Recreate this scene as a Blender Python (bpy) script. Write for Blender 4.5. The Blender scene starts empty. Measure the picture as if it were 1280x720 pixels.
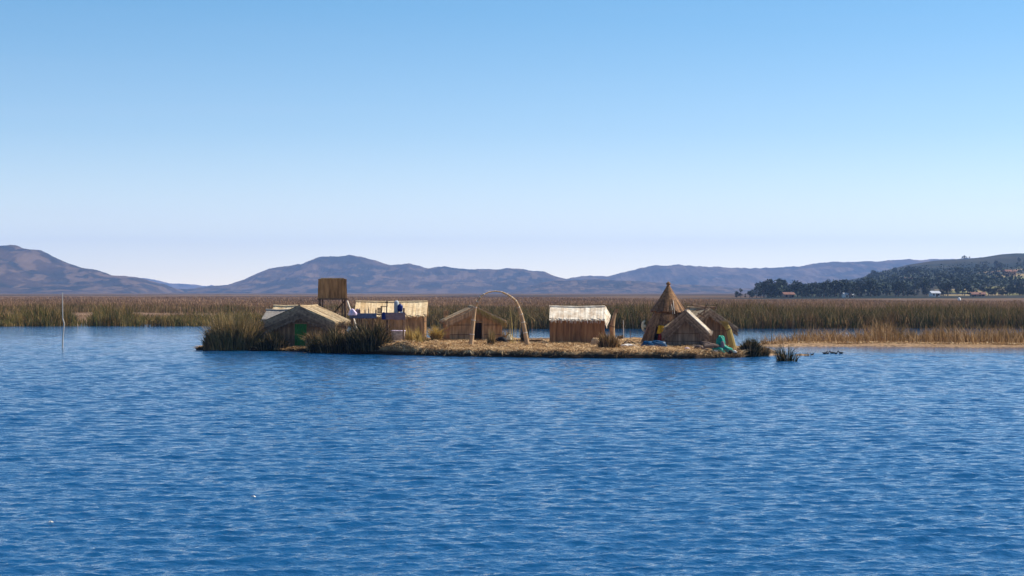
import bpy, math, random
import numpy as np
from mathutils import Vector, Matrix
random.seed(7); RNG = np.random.default_rng(11)
F = 2200.0; HOR = 366.0; CAMH = 4.0
scene = bpy.context.scene
COL = scene.collection
R = math.radians

# ------------------------------------------------------------------ helpers
def X(px, d): return (px - 640.0) * d / F
def Z(py, d): return CAMH + (HOR - py) * d / F
def hashn(ix, iy, seed=0):
    ix = ix.astype(np.int64); iy = iy.astype(np.int64)
    h = (ix * 374761393 + iy * 668265263 + seed * 982451653) & 0x7fffffff
    h = ((h ^ (h >> 13)) * 1274126177) & 0x7fffffff
    h = h ^ (h >> 16)
    return (h & 0xffff) / 65535.0
def vnoise(x, y, seed=0):
    x = np.asarray(x, float); y = np.asarray(y, float)
    ix = np.floor(x); iy = np.floor(y); fx = x - ix; fy = y - iy
    fx = fx * fx * (3 - 2 * fx); fy = fy * fy * (3 - 2 * fy)
    a = hashn(ix, iy, seed); b = hashn(ix + 1, iy, seed); c = hashn(ix, iy + 1, seed); d = hashn(ix + 1, iy + 1, seed)
    return (a * (1 - fx) + b * fx) * (1 - fy) + (c * (1 - fx) + d * fx) * fy
def fbm(x, y, octs=5, seed=0):
    s = 0; a = 0.5; t = 0
    for i in range(octs):
        s = s + a * vnoise(x * 2 ** i + 17.3 * i, y * 2 ** i + 9.1 * i, seed + i); t += a; a *= 0.5
    return s / t
def ridged(x, y, octs=5, seed=0):
    s = 0; a = 0.5; t = 0
    for i in range(octs):
        s = s + a * (1 - np.abs(2 * vnoise(x * 2 ** i + 3.3 * i, y * 2 ** i, seed + i) - 1)); t += a; a *= 0.55
    return s / t
def smooth(t):
    t = np.clip(t, 0, 1); return t * t * (3 - 2 * t)

def link(o, parent=None):
    COL.objects.link(o)
    if parent is not None: o.parent = parent
    return o
def tag(o, label=None, cat=None, group=None, kind=None):
    if label: o['label'] = label
    if cat: o['category'] = cat
    if group: o['group'] = group
    if kind: o['kind'] = kind
    return o
def empty(name, loc, rz=0, label=None, cat=None, group=None):
    o = bpy.data.objects.new(name, None); o.empty_display_size = 0.2
    o.location = loc; o.rotation_euler = (0, 0, rz); link(o)
    return tag(o, label, cat, group)
def mesh_np(name, verts, loops, sizes, mat, parent=None, smooth_=False, color=None):
    me = bpy.data.meshes.new(name)
    verts = np.asarray(verts, np.float32); loops = np.asarray(loops, np.int32); sizes = np.asarray(sizes, np.int32)
    me.vertices.add(len(verts)); me.vertices.foreach_set('co', verts.ravel())
    me.loops.add(len(loops)); me.loops.foreach_set('vertex_index', loops)
    me.polygons.add(len(sizes))
    st = np.zeros(len(sizes), np.int32); st[1:] = np.cumsum(sizes)[:-1]
    me.polygons.foreach_set('loop_start', st)
    try: me.polygons.foreach_set('loop_total', sizes)
    except Exception: pass
    if smooth_: me.polygons.foreach_set('use_smooth', np.ones(len(sizes), bool))
    me.update(calc_edges=True); me.validate()
    if color is not None:
        a = me.color_attributes.new('Col', 'FLOAT_COLOR', 'POINT')
        c = np.ones((len(verts), 4), np.float32); c[:, :3] = color
        a.data.foreach_set('color', c.ravel())
    me.materials.append(mat)
    return link(bpy.data.objects.new(name, me), parent)
def grid_mesh(name, P, mat, color=None, kind=None, wrap=False):
    ny, nx = P.shape[:2]
    i = np.arange(ny - 1)[:, None] * nx + np.arange(nx - 1)[None, :]
    q = np.stack([i, i + 1, i + nx + 1, i + nx], -1).reshape(-1)
    o = mesh_np(name, P.reshape(-1, 3), q, np.full((ny - 1) * (nx - 1), 4), mat, None, True,
                None if color is None else color.reshape(-1, 3))
    if kind: o['kind'] = kind
    return o
def blades(x, y, z, h, w, lean, azbias=None, rng=RNG, mid=0.55, droop=0.0):
    """curved tapering blades: 5 verts each"""
    n = len(x)
    phi = rng.uniform(0, math.pi, n); az = rng.uniform(0, 2 * math.pi, n)
    if azbias is not None: az = azbias + rng.normal(0, 0.6, n)
    lx = np.cos(az) * lean * h; ly = np.sin(az) * lean * h
    wx = np.cos(phi) * w / 2; wy = np.sin(phi) * w / 2
    V = np.zeros((n, 5, 3))
    V[:, 0] = np.stack([x - wx, y - wy, z], -1); V[:, 1] = np.stack([x + wx, y + wy, z], -1)
    mx = x + lx * 0.3; my = y + ly * 0.3; mz = z + h * mid
    V[:, 2] = np.stack([mx + wx * .8, my + wy * .8, mz], -1); V[:, 3] = np.stack([mx - wx * .8, my - wy * .8, mz], -1)
    V[:, 4] = np.stack([x + lx, y + ly, z + h * (1 - droop * lean)], -1)
    b = np.arange(n)[:, None] * 5
    L = np.concatenate([b, b + 1, b + 2, b + 3, b + 3, b + 2, b + 4], 1)
    S = np.tile(np.array([4, 3]), n)
    return V.reshape(-1, 3), L.reshape(-1), S
def blade_obj(name, x, y, z, h, w, lean, mat, parent=None, **k):
    V, L, S = blades(x, y, z, h, w, lean, **k)
    return mesh_np(name, V, L, S, mat, parent)

class MB:
    def __init__(s): s.v = []; s.f = []
    def box(s, c, sx, sy, sz, rz=0, tilt=None, taper=1.0):
        c = Vector(c); M = Matrix.Rotation(rz, 3, 'Z')
        if tilt: M = M @ Matrix.Rotation(tilt, 3, 'X')
        b = len(s.v)
        for k in (-1, 1):
            t = 1.0 if k < 0 else taper
            for (i, j) in ((-1, -1), (1, -1), (1, 1), (-1, 1)):
                s.v.append(c + M @ Vector((i * sx / 2 * t, j * sy / 2 * t, k * sz / 2)))
        for f in ((0, 3, 2, 1), (4, 5, 6, 7), (0, 1, 5, 4), (1, 2, 6, 5), (2, 3, 7, 6), (3, 0, 4, 7)):
            s.f.append([b + q for q in f])
    def strip(s, p0, p1, w, t, w1=None):
        p0 = Vector(p0); p1 = Vector(p1); w = Vector(w) / 2; t = Vector(t) / 2; w1 = w if w1 is None else Vector(w1) / 2
        b = len(s.v)
        for p, ww in ((p0, w), (p1, w1)):
            s.v += [p - ww - t, p + ww - t, p + ww + t, p - ww + t]
        for f in ((0, 3, 2, 1), (4, 5, 6, 7), (0, 1, 5, 4), (1, 2, 6, 5), (2, 3, 7, 6), (3, 0, 4, 7)):
            s.f.append([b + q for q in f])
    def tube(s, pts, rad, n=8, cap=True):
        pts = [Vector(p) for p in pts]
        if not hasattr(rad, '__len__'): rad = [rad] * len(pts)
        b = len(s.v); up = None
        for i, p in enumerate(pts):
            a = pts[max(0, i - 1)]; c = pts[min(len(pts) - 1, i + 1)]
            d = (c - a).normalized()
            if up is None: up = Vector((0, 0, 1)) if abs(d.z) < .9 else Vector((1, 0, 0))
            u = (up - d * up.dot(d)).normalized(); up = u
            w = d.cross(u)
            for k in range(n):
                an = 2 * math.pi * k / n
                s.v.append(p + (u * math.cos(an) + w * math.sin(an)) * rad[i])
        for i in range(len(pts) - 1):
            for k in range(n):
                s.f.append([b + i * n + k, b + i * n + (k + 1) % n, b + (i + 1) * n + (k + 1) % n, b + (i + 1) * n + k])
        if cap:
            s.f.append([b + k for k in reversed(range(n))]); e = b + (len(pts) - 1) * n
            s.f.append([e + k for k in range(n)])
    def lathe(s, c, prof, n=16, ph=0, sq=1.0):
        c = Vector(c); b = len(s.v)
        for (r, z) in prof:
            for k in range(n):
                an = 2 * math.pi * k / n + ph
                s.v.append(c + Vector((math.cos(an) * r, math.sin(an) * r * sq, z)))
        for i in range(len(prof) - 1):
            for k in range(n):
                s.f.append([b + i * n + k, b + i * n + (k + 1) % n, b + (i + 1) * n + (k + 1) % n, b + (i + 1) * n + k])
        s.f.append([b + k for k in reversed(range(n))]); e = b + (len(prof) - 1) * n
        s.f.append([e + k for k in range(n)])
    def build(s, name, mat, parent=None, smooth_=False):
        me = bpy.data.meshes.new(name); me.from_pydata([tuple(v) for v in s.v], [], s.f)
        me.materials.append(mat)
        if smooth_:
            for p in me.polygons: p.use_smooth = True
        me.update()
        return link(bpy.data.objects.new(name, me), parent)
def lumpy(name, c, rx, ry, h, mat, parent=None, seed=0, rough=.25, n=26, m=12, flat=1.0):
    """heap / draped cloth: dome with fold noise"""
    th = np.linspace(0, 2 * math.pi, n, endpoint=False); v = np.linspace(0, 1, m)
    P = []
    for j in v:
        prof = np.cos(j * math.pi / 2) ** flat
        for t in th:
            nz = float(fbm(np.array([math.cos(t) * 1.7 + 5 + j * 2]), np.array([math.sin(t) * 1.7 + 5]), 4, seed)[0])
            r = prof * (1 + rough * (nz - .5) * 2.2)
            P.append((c[0] + rx * r * math.cos(t), c[1] + ry * r * math.sin(t), c[2] + h * (math.sin(j * math.pi / 2)) * (1 + rough * (nz - .5))))
    L = []; S = []
    for j in range(m - 1):
        for k in range(n):
            L += [j * n + k, j * n + (k + 1) % n, (j + 1) * n + (k + 1) % n, (j + 1) * n + k]; S.append(4)
    return mesh_np(name, P, L, S, mat, parent, True)

# ------------------------------------------------------------------ materials
def newmat(name):
    m = bpy.data.materials.new(name); m.use_nodes = True
    nt = m.node_tree; nt.nodes.clear()
    out = nt.nodes.new('ShaderNodeOutputMaterial'); b = nt.nodes.new('ShaderNodeBsdfPrincipled')
    nt.links.new(b.outputs[0], out.inputs[0])
    b.inputs['Specular IOR Level'].default_value = 0.08
    return m, nt, b, out
def N(nt, t, **k):
    n = nt.nodes.new(t)
    for a, v in k.items():
        if a in n.inputs.keys(): n.inputs[a].default_value = v
        else: setattr(n, a, v)
    return n
def ramp(nt, stops):
    r = nt.nodes.new('ShaderNodeValToRGB'); e = r.color_ramp.elements
    while len(e) < len(stops): e.new(0.5)
    for el, (p, c) in zip(e, stops): el.position = p; el.color = (*c, 1)
    return r
def reedmat(name, cols, patch=None, patch_scale=0.2, translucent=0.0, rough=.7, stretch=(1, 1, 1), grain=0.5, gscale=6, bump=0.0):
    """colour per separate reed (random per island) + an uneven patch noise + fibre grain"""
    m, nt, b, out = newmat(name); Lk = nt.links.new
    g = N(nt, 'ShaderNodeNewGeometry'); tc = N(nt, 'ShaderNodeTexCoord')
    r = ramp(nt, [(i / max(1, len(cols) - 1), c) for i, c in enumerate(cols)])
    Lk(g.outputs['Random Per Island'], r.inputs[0]); col = r.outputs[0]
    if patch:
        nz = N(nt, 'ShaderNodeTexNoise', Scale=patch_scale, Detail=3.0); Lk(tc.outputs['Object'], nz.inputs['Vector'])
        mr = N(nt, 'ShaderNodeMapRange'); mr.inputs[1].default_value = .42; mr.inputs[2].default_value = .62
        Lk(nz.outputs[0], mr.inputs[0])
        mx = N(nt, 'ShaderNodeMix', data_type='RGBA'); Lk(mr.outputs[0], mx.inputs[0]); Lk(col, mx.inputs[6])
        r2 = ramp(nt, [(i / max(1, len(patch) - 1), c) for i, c in enumerate(patch)]); Lk(g.outputs['Random Per Island'], r2.inputs[0])
        Lk(r2.outputs[0], mx.inputs[7]); col = mx.outputs[2]
    if grain:
        mp = N(nt, 'ShaderNodeMapping'); mp.inputs['Scale'].default_value = stretch; Lk(tc.outputs['Object'], mp.inputs[0])
        n2 = N(nt, 'ShaderNodeTexNoise', Scale=gscale, Detail=4.0); Lk(mp.outputs[0], n2.inputs['Vector'])
        m2 = N(nt, 'ShaderNodeMapRange'); m2.inputs[1].default_value = .3; m2.inputs[2].default_value = .7
        m2.inputs[3].default_value = 1 - grain; m2.inputs[4].default_value = 1 + grain * .5; Lk(n2.outputs[0], m2.inputs[0])
        mm = N(nt, 'ShaderNodeVectorMath', operation='SCALE'); Lk(col, mm.inputs[0]); Lk(m2.outputs[0], mm.inputs['Scale']); col = mm.outputs[0]
        if bump:
            bp = N(nt, 'ShaderNodeBump', Strength=bump, Distance=.03); Lk(n2.outputs[0], bp.inputs['Height']); Lk(bp.outputs[0], b.inputs['Normal'])
    Lk(col, b.inputs['Base Color']); b.inputs['Roughness'].default_value = rough
    if translucent:
        tr = N(nt, 'ShaderNodeBsdfTranslucent'); Lk(col, tr.inputs[0]); ms = N(nt, 'ShaderNodeMixShader'); ms.inputs[0].default_value = translucent
        Lk(b.outputs[0], ms.inputs[1]); Lk(tr.outputs[0], ms.inputs[2]); Lk(ms.outputs[0], out.inputs[0])
    return m
def plain(name, c, rough=.6, var=.25, scale=8, metal=0, bump=.2):
    m, nt, b, out = newmat(name); Lk = nt.links.new
    tc = N(nt, 'ShaderNodeTexCoord'); nz = N(nt, 'ShaderNodeTexNoise', Scale=scale, Detail=5.0); Lk(tc.outputs['Object'], nz.inputs['Vector'])
    r = ramp(nt, [(.3, tuple(q * (1 - var) for q in c)), (.7, tuple(min(1, q * (1 + var * .6)) for q in c))]); Lk(nz.outputs[0], r.inputs[0])
    Lk(r.outputs[0], b.inputs['Base Color']); b.inputs['Roughness'].default_value = rough; b.inputs['Metallic'].default_value = metal
    bp = N(nt, 'ShaderNodeBump', Strength=bump, Distance=.02); Lk(nz.outputs[0], bp.inputs['Height']); Lk(bp.outputs[0], b.inputs['Normal'])
    return m
def colmat(name, rough=.9, var=.35, scale=.02):
    m, nt, b, out = newmat(name); Lk = nt.links.new
    a = N(nt, 'ShaderNodeAttribute', attribute_name='Col'); tc = N(nt, 'ShaderNodeTexCoord')
    nz = N(nt, 'ShaderNodeTexNoise', Scale=scale, Detail=8.0); nz.inputs['Roughness'].default_value = .65; Lk(tc.outputs['Object'], nz.inputs['Vector'])
    mr = N(nt, 'ShaderNodeMapRange'); mr.inputs[1].default_value = .3; mr.inputs[2].default_value = .7; mr.inputs[3].default_value = 1 - var; mr.inputs[4].default_value = 1 + var
    Lk(nz.outputs[0], mr.inputs[0]); mm = N(nt, 'ShaderNodeVectorMath', operation='SCALE'); Lk(a.outputs[0], mm.inputs[0]); Lk(mr.outputs[0], mm.inputs['Scale'])
    Lk(mm.outputs[0], b.inputs['Base Color']); b.inputs['Roughness'].default_value = rough; b.inputs['Specular IOR Level'].default_value = .05
    return m
M = {}
M['marsh'] = reedmat('marsh_reed', [(.035, .06, .012), (.13, .13, .03), (.27, .17, .05), (.48, .31, .12)],
                     [(.012, .022, .005), (.06, .055, .015), (.24, .10, .03)], .55, .2, grain=0)
M['field'] = reedmat('field_sedge', [(.17, .09, .045), (.28, .155, .08), (.36, .215, .115), (.48, .32, .18)],
                     [(.08, .055, .025), (.17, .10, .045), (.30, .17, .09)], .02, .15, grain=0)
M['dark'] = reedmat('dark_totora', [(.025, .038, .01), (.08, .08, .024), (.18, .13, .045), (.42, .27, .12)],
                    [(.045, .055, .014), (.13, .08, .03), (.32, .17, .075)], .5, .15, grain=0)
M['gold'] = reedmat('golden_reed', [(.07, .065, .02), (.19, .14, .05), (.36, .24, .10), (.58, .40, .20)],
                    [(.06, .07, .025), (.17, .13, .05), (.30, .19, .09)], .25, .25, grain=0)
M['spit'] = reedmat('brown_reed', [(.12, .06, .02), (.25, .14, .055), (.38, .23, .10), (.58, .40, .22)],
                    [(.09, .065, .025), (.22, .14, .06), (.34, .22, .11)], .3, .25, grain=0)
M['clump_dk'] = reedmat('green_reed', [(.007, .011, .004), (.02, .023, .008), (.06, .052, .02), (.30, .20, .10)], None, translucent=.15, grain=0)
M['clump_md'] = reedmat('olive_reed', [(.03, .028, .01), (.11, .075, .03), (.27, .16, .07), (.50, .33, .17)], None, translucent=.2, grain=0)
M['yellow'] = reedmat('yellow_reed', [(.30, .20, .06), (.45, .32, .10), (.55, .42, .16)], None, translucent=.25, grain=0)
M['straw'] = reedmat('loose_straw', [(.14, .07, .03), (.38, .23, .10), (.62, .42, .21), (.86, .68, .44)],
                     [(.05, .025, .012), (.22, .12, .05), (.58, .38, .19)], .9, .1, grain=0)
M['wall'] = reedmat('reed_wall', [(.20, .115, .06), (.25, .145, .08), (.30, .18, .10)], None, stretch=(1, 1, .15), bump=.4)
M['walle'] = reedmat('grey_brown_reed_wall', [(.24, .165, .11), (.28, .195, .135), (.33, .23, .16)], None, stretch=(1, 1, .15), bump=.4)
M['wallc'] = reedmat('orange_reed_wall', [(.42, .24, .115), (.48, .285, .145), (.54, .33, .175)], None, stretch=(1, 1, .15), bump=.4)
M['walld'] = reedmat('russet_reed_wall', [(.27, .125, .05), (.32, .15, .065), (.37, .185, .08)], None, stretch=(1, 1, .15), bump=.4)
M['flap'] = reedmat('woven_reed_mat', [(.16, .10, .065), (.24, .16, .105), (.33, .225, .15)], None, bump=.4)
M['roof'] = reedmat('thatch_roof', [(.36, .27, .16), (.48, .37, .23), (.60, .48, .31)], [(.30, .2, .11), (.42, .31, .19)], 1.2, bump=.4)
M['roofy'] = reedmat('yellow_thatch', [(.60, .44, .26), (.74, .57, .35), (.84, .68, .44)], [(.55, .38, .2), (.74, .55, .32)], .7, grain=.25, bump=.3)
M['roofw'] = reedmat('bleached_thatch', [(.66, .57, .45), (.78, .69, .56), (.86, .79, .67)], [(.5, .38, .27), (.72, .6, .46)], 2.2, grain=.25, gscale=4, bump=.4)
M['grey'] = plain('grey_sheet', (.30, .27, .24), .6, .3, 5)
M['tipi'] = reedmat('tipi_reed', [(.14, .07, .035), (.24, .125, .06), (.36, .20, .09)], None, bump=.4)
M['tower'] = reedmat('tower_mat', [(.34, .17, .065), (.39, .20, .08), (.44, .235, .10)], None, stretch=(1, 1, .2), bump=.4)
M['wood'] = plain('weathered_wood', (.16, .10, .065), .8, .5, 6)
M['palewood'] = plain('pale_wood', (.62, .54, .45), .8, .25, 6)
M['bundle'] = reedmat('bound_reed', [(.38, .23, .12), (.48, .31, .17), (.56, .38, .22)], None, stretch=(1, 1, .3), grain=.4)
M['green'] = plain('green_paint', (.03, .15, .03), .5, .4, 9)
M['teal'] = plain('teal_tarp', (.015, .24, .17), .45, .35, 6, bump=.6)
M['blue'] = plain('blue_tarp', (.012, .06, .14), .45, .5, 7, bump=.6)
M['navy'] = plain('navy_plastic', (.008, .02, .13), .35, .2, 5)
M['bluegrey'] = plain('blue_grey_cloth', (.10, .13, .22), .8, .3, 5)
M['mauve'] = plain('mauve_cloth', (.22, .16, .18), .8, .25, 5)
M['lilac'] = plain('lilac_cloth', (.62, .52, .66), .8, .15, 5)
M['white'] = plain('white_plastic', (.74, .70, .66), .5, .1, 5)
M['tubwhite'] = plain('stained_plastic', (.48, .42, .38), .7, .4, 6)
M['cream'] = plain('cream_canvas', (.70, .60, .40), .7, .15, 8)
M['black'] = plain('black_cloth', (.012, .012, .014), .7, .3, 6)
M['red'] = plain('dark_red_cloth', (.22, .02, .012), .8, .4, 6)
M['amber'] = plain('yellow_cloth', (.75, .36, .01), .8, .3, 6)
M['bottle'] = plain('dull_bottle', (.12, .08, .07), .4, .3, 6)
M['tankgrey'] = plain('grey_blue_plastic', (.34, .38, .42), .5, .15, 4)
M['leaf'] = reedmat('tree_leaves', [(.016, .030, .024), (.030, .048, .034), (.05, .07, .045)], None, grain=0)
M['bark'] = plain('bark', (.14, .10, .08), .9, .3, 3)
M['adobe'] = plain('adobe_wall', (.32, .20, .14), .9, .2, 1)
M['housewhite'] = plain('white_render', (.78, .76, .72), .8, .06, 1)
M['roofred'] = plain('rusty_metal_roof', (.20, .10, .075), .7, .3, 1)
M['roofmetal'] = plain('metal_roof', (.42, .44, .48), .5, .15, 1)
M['duck'] = plain('dark_feathers', (.03, .022, .018), .7, .5, 14)
M['gull'] = plain('pale_feathers', (.6, .55, .52), .7, .3, 14)
M['raft'] = plain('floating_straw_raft', (.32, .21, .12), .9, .7, 5)
M['hill'] = colmat('hillside', .95, .3, .012)
M['nearhill'] = colmat('near_hillside', .95, .3, .05)

# island ground: dry straw with shadows painted in as dark patches, wet and rotten close to the water line
m, nt, b, out = newmat('reed_ground'); Lk = nt.links.new
tc = N(nt, 'ShaderNodeTexCoord'); n1 = N(nt, 'ShaderNodeTexNoise', Scale=1.2, Detail=8.0); Lk(tc.outputs['Object'], n1.inputs[0])
mp = N(nt, 'ShaderNodeMapping'); mp.inputs['Scale'].default_value = (2, 9, 9); Lk(tc.outputs['Object'], mp.inputs[0])
n2 = N(nt, 'ShaderNodeTexNoise', Scale=2.5, Detail=6.0); Lk(mp.outputs[0], n2.inputs[0])
ad = N(nt, 'ShaderNodeMath', operation='ADD'); Lk(n1.outputs[0], ad.inputs[0]); Lk(n2.outputs[0], ad.inputs[1])
r = ramp(nt, [(.38, (.09, .045, .02)), (.5, (.32, .19, .09)), (.62, (.60, .43, .24))]); 
hf = N(nt, 'ShaderNodeMath', operation='MULTIPLY'); Lk(ad.outputs[0], hf.inputs[0]); hf.inputs[1].default_value = .5; Lk(hf.outputs[0], r.inputs[0])
sx = N(nt, 'ShaderNodeSeparateXYZ'); Lk(tc.outputs['Object'], sx.inputs[0])
mr = N(nt, 'ShaderNodeMapRange'); mr.inputs[1].default_value = .18; mr.inputs[2].default_value = .38; Lk(sx.outputs[2], mr.inputs[0])
mx = N(nt, 'ShaderNodeMix', data_type='RGBA'); mx.inputs[6].default_value = (.03, .018, .01, 1); Lk(mr.outputs[0], mx.inputs[0]); Lk(r.outputs[0], mx.inputs[7])
Lk(mx.outputs[2], b.inputs['Base Color']); b.inputs['Roughness'].default_value = .9
bp = N(nt, 'ShaderNodeBump', Strength=.7, Distance=.08); Lk(ad.outputs[0], bp.inputs['Height']); Lk(bp.outputs[0], b.inputs['Normal'])
M['island'] = m
# marsh bed
m, nt, b, out = newmat('marsh_bed'); Lk = nt.links.new
tc = N(nt, 'ShaderNodeTexCoord'); n1 = N(nt, 'ShaderNodeTexNoise', Scale=.05, Detail=10.0); n1.inputs['Roughness'].default_value = .7; Lk(tc.outputs['Object'], n1.inputs[0])
r = ramp(nt, [(.35, (.09, .055, .035)), (.5, (.17, .105, .065)), (.65, (.26, .17, .11))]); Lk(n1.outputs[0], r.inputs[0]); Lk(r.outputs[0], b.inputs['Base Color']); b.inputs['Roughness'].default_value = 1
M['bed'] = m
# water
WATER_LEE = True
m, nt, b, out = newmat('lake_water'); Lk = nt.links.new
b.inputs['Base Color'].default_value = (.004, .058, .16, 1); b.inputs['Roughness'].default_value = .07; b.inputs['IOR'].default_value = 1.333; b.inputs['Specular IOR Level'].default_value = .5
tc = N(nt, 'ShaderNodeTexCoord')
mp = N(nt, 'ShaderNodeMapping'); mp.inputs['Scale'].default_value = (.75, 1.15, 1); Lk(tc.outputs['Object'], mp.inputs[0])
n1 = N(nt, 'ShaderNodeTexNoise', Scale=4.5, Detail=3.0); n1.inputs['Roughness'].default_value = .6; Lk(mp.outputs[0], n1.inputs[0])
n3 = N(nt, 'ShaderNodeTexNoise', Scale=1.5, Detail=3.0); Lk(mp.outputs[0], n3.inputs[0])
a = N(nt, 'ShaderNodeAttribute', attribute_name='Col'); sp = N(nt, 'ShaderNodeSeparateColor'); Lk(a.outputs[0], sp.inputs[0])
b1 = N(nt, 'ShaderNodeBump', Distance=.06); Lk(n1.outputs[0], b1.inputs['Height']); Lk(sp.outputs[0], b1.inputs['Strength'])
b2 = N(nt, 'ShaderNodeBump', Distance=.16); Lk(n3.outputs[0], b2.inputs['Height']); Lk(sp.outputs[1], b2.inputs['Strength']); Lk(b1.outputs[0], b2.inputs['Normal'])
Lk(b2.outputs[0], b.inputs['Normal'])
M['water'] = m

# ------------------------------------------------------------------ camera, sun, sky
cam = bpy.data.cameras.new('camera'); cam.sensor_width = 36; cam.lens = F / 1280 * 36; cam.clip_start = .5; cam.clip_end = 60000
co = bpy.data.objects.new('camera', cam); co.location = (0, 0, CAMH); co.rotation_euler = (math.pi / 2 + math.atan(6 / F), 0, 0); link(co); scene.camera = co
SUN_EL = 46; SUN_AZ = 68     # azimuth clockwise from +Y
sd = bpy.data.lights.new('sun', 'SUN'); sd.energy = 5.0; sd.angle = R(.5); sd.color = (1, .92, .78)
so = bpy.data.objects.new('sun', sd); link(so); so.location = (60, 60, 120)
v = Vector((math.sin(R(SUN_AZ)) * math.cos(R(SUN_EL)), math.cos(R(SUN_AZ)) * math.cos(R(SUN_EL)), math.sin(R(SUN_EL))))
so.rotation_euler = v.to_track_quat('Z', 'Y').to_euler()
w = bpy.data.worlds.new('World'); scene.world = w; w.use_nodes = True; nt = w.node_tree; nt.nodes.clear(); Lk = nt.links.new
wo = N(nt, 'ShaderNodeOutputWorld'); bg = N(nt, 'ShaderNodeBackground'); bg.inputs[1].default_value = .092
sk = nt.nodes.new('ShaderNodeTexSky'); sk.sky_type = 'NISHITA'; sk.sun_disc = False; sk.sun_elevation = R(SUN_EL); sk.sun_rotation = R(SUN_AZ)
sk.altitude = 3800; sk.air_density = 1.0; sk.dust_density = .3; sk.ozone_density = 2.0
tcw = N(nt, 'ShaderNodeTexCoord'); sz = N(nt, 'ShaderNodeSeparateXYZ'); Lk(tcw.outputs['Generated'], sz.inputs[0])
tr_ = ramp(nt, [(0.0, (1.88, 1.44, 1.05)), (.04, (1.58, 1.26, .98)), (.09, (1.08, 1.10, .97)), (.17, (.65, 1.0, 1.0)), (.45, (.62, 1.0, 1.14))]); Lk(sz.outputs[2], tr_.inputs[0])
ml = N(nt, 'ShaderNodeMix', data_type='RGBA', blend_type='MULTIPLY'); ml.inputs[0].default_value = 1; Lk(sk.outputs[0], ml.inputs[6]); Lk(tr_.outputs[0], ml.inputs[7])
mpw = N(nt, 'ShaderNodeMapping'); mpw.inputs['Scale'].default_value = (1.2, 1.2, 26); Lk(tcw.outputs['Generated'], mpw.inputs[0])
nw = N(nt, 'ShaderNodeTexNoise', Scale=2.2, Detail=5.0); Lk(mpw.outputs[0], nw.inputs['Vector'])
mw = N(nt, 'ShaderNodeMapRange'); mw.inputs[1].default_value = .5; mw.inputs[2].default_value = .8; mw.inputs[3].default_value = 0; mw.inputs[4].default_value = .16; Lk(nw.outputs[0], mw.inputs[0])
lw = N(nt, 'ShaderNodeMapRange'); lw.inputs[1].default_value = .02; lw.inputs[2].default_value = .12; lw.inputs[3].default_value = 1; lw.inputs[4].default_value = .15; Lk(sz.outputs[2], lw.inputs[0])
mf = N(nt, 'ShaderNodeMath', operation='MULTIPLY'); Lk(mw.outputs[0], mf.inputs[0]); Lk(lw.outputs[0], mf.inputs[1])
mc = N(nt, 'ShaderNodeMix', data_type='RGBA'); mc.inputs[7].default_value = (5.6, 5.3, 6.0, 1); Lk(mf.outputs[0], mc.inputs[0]); Lk(ml.outputs[2], mc.inputs[6])
Lk(mc.outputs[2], bg.inputs[0]); Lk(bg.outputs[0], wo.inputs[0])
scene.view_settings.view_transform = 'Standard'; scene.view_settings.look = 'None'; scene.view_settings.gamma = 1; scene.view_settings.exposure = 0.68
scene.render.engine = 'CYCLES'
scene.cycles.max_bounces = 6; scene.cycles.volume_bounces = 1

# haze box
mh = bpy.data.materials.new('haze'); mh.use_nodes = True; nt = mh.node_tree; nt.nodes.clear()
o_ = nt.nodes.new('ShaderNodeOutputMaterial'); pv = nt.nodes.new('ShaderNodeVolumePrincipled'); nt.links.new(pv.outputs[0], o_.inputs['Volume'])
pv.inputs['Color'].default_value = (.32, .52, 1, 1); pv.inputs['Density'].default_value = 8.0e-5; pv.inputs['Anisotropy'].default_value = .2
hz = MB(); hz.box((0, 5750, 199), 26000, 14500, 401)
hb = hz.build('haze', mh); hb['kind'] = 'stuff'

# ------------------------------------------------------------------ water
def lee(x, y):
    """1 on open water, small where spit and island shelter it"""
    right = smooth((x - 15.5) / 3) * smooth((y - 114.5) / 4)
    back = smooth((y - 126) / 8) * smooth((x + 22) / 3)
    far = smooth((y - 150) / 60) * .35
    return np.clip(1 - .8 * np.maximum(right, back), .12, 1) * (1 - far)
dd = [-1000, -300, -60, -5]; d = 6.0
while d < 20: dd.append(d); d *= 1.02
while d < 215: dd.append(d); d *= 1.0015
while d < 12300: dd.append(d); d *= 1.03
dd = np.array(dd)
tin = np.arange(-.36, .3601, .0011)
tout = np.concatenate([np.arange(.3625, .85, .0025), np.array([.9, 1.0, 1.2, 1.6, 2.4])])
tt = np.concatenate([-tout[::-1], tin, tout])
Y, T = np.meshgrid(dd, tt, indexing='ij'); XX = T * np.maximum(np.abs(Y), 8)
XX = np.clip(XX, -12500, 12500)
spac = np.maximum(np.maximum(np.abs(Y) * .0015, .02), np.gradient(tt)[None, :] * np.maximum(np.abs(Y), 8) * .55); H_ = np.zeros_like(XX)
rw = np.random.default_rng(5)
for i in range(130):
    lam = .14 * (9 ** (rw.random() ** 1.1)); k = 2 * math.pi / lam
    an = rw.normal(-1.45, .5)                   # travel direction, mostly towards the viewer
    kx = k * math.cos(an); ky = k * math.sin(an)
    amp = .00255 * lam ** .82
    att = smooth((lam / spac - 3) / 4)
    ph = kx * XX + ky * Y + rw.uniform(0, 6.28) + 1.2 * np.sin(.21 * XX + i) + .8 * np.sin(.33 * Y + 2.3 * i)
    H_ += amp * att * (np.sin(ph) + .30 * np.sin(2 * ph - 1.5708))
lm = lee(XX, Y); patch = .45 + .55 * fbm(XX * .05, Y * .03, 3, 9) + .6 * fbm(XX * .012, Y * .014, 3, 19)
H_ *= lm * patch; H_ *= 1 - smooth((Y - 190) / 22)
Pw = np.stack([XX, Y, H_], -1)
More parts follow.
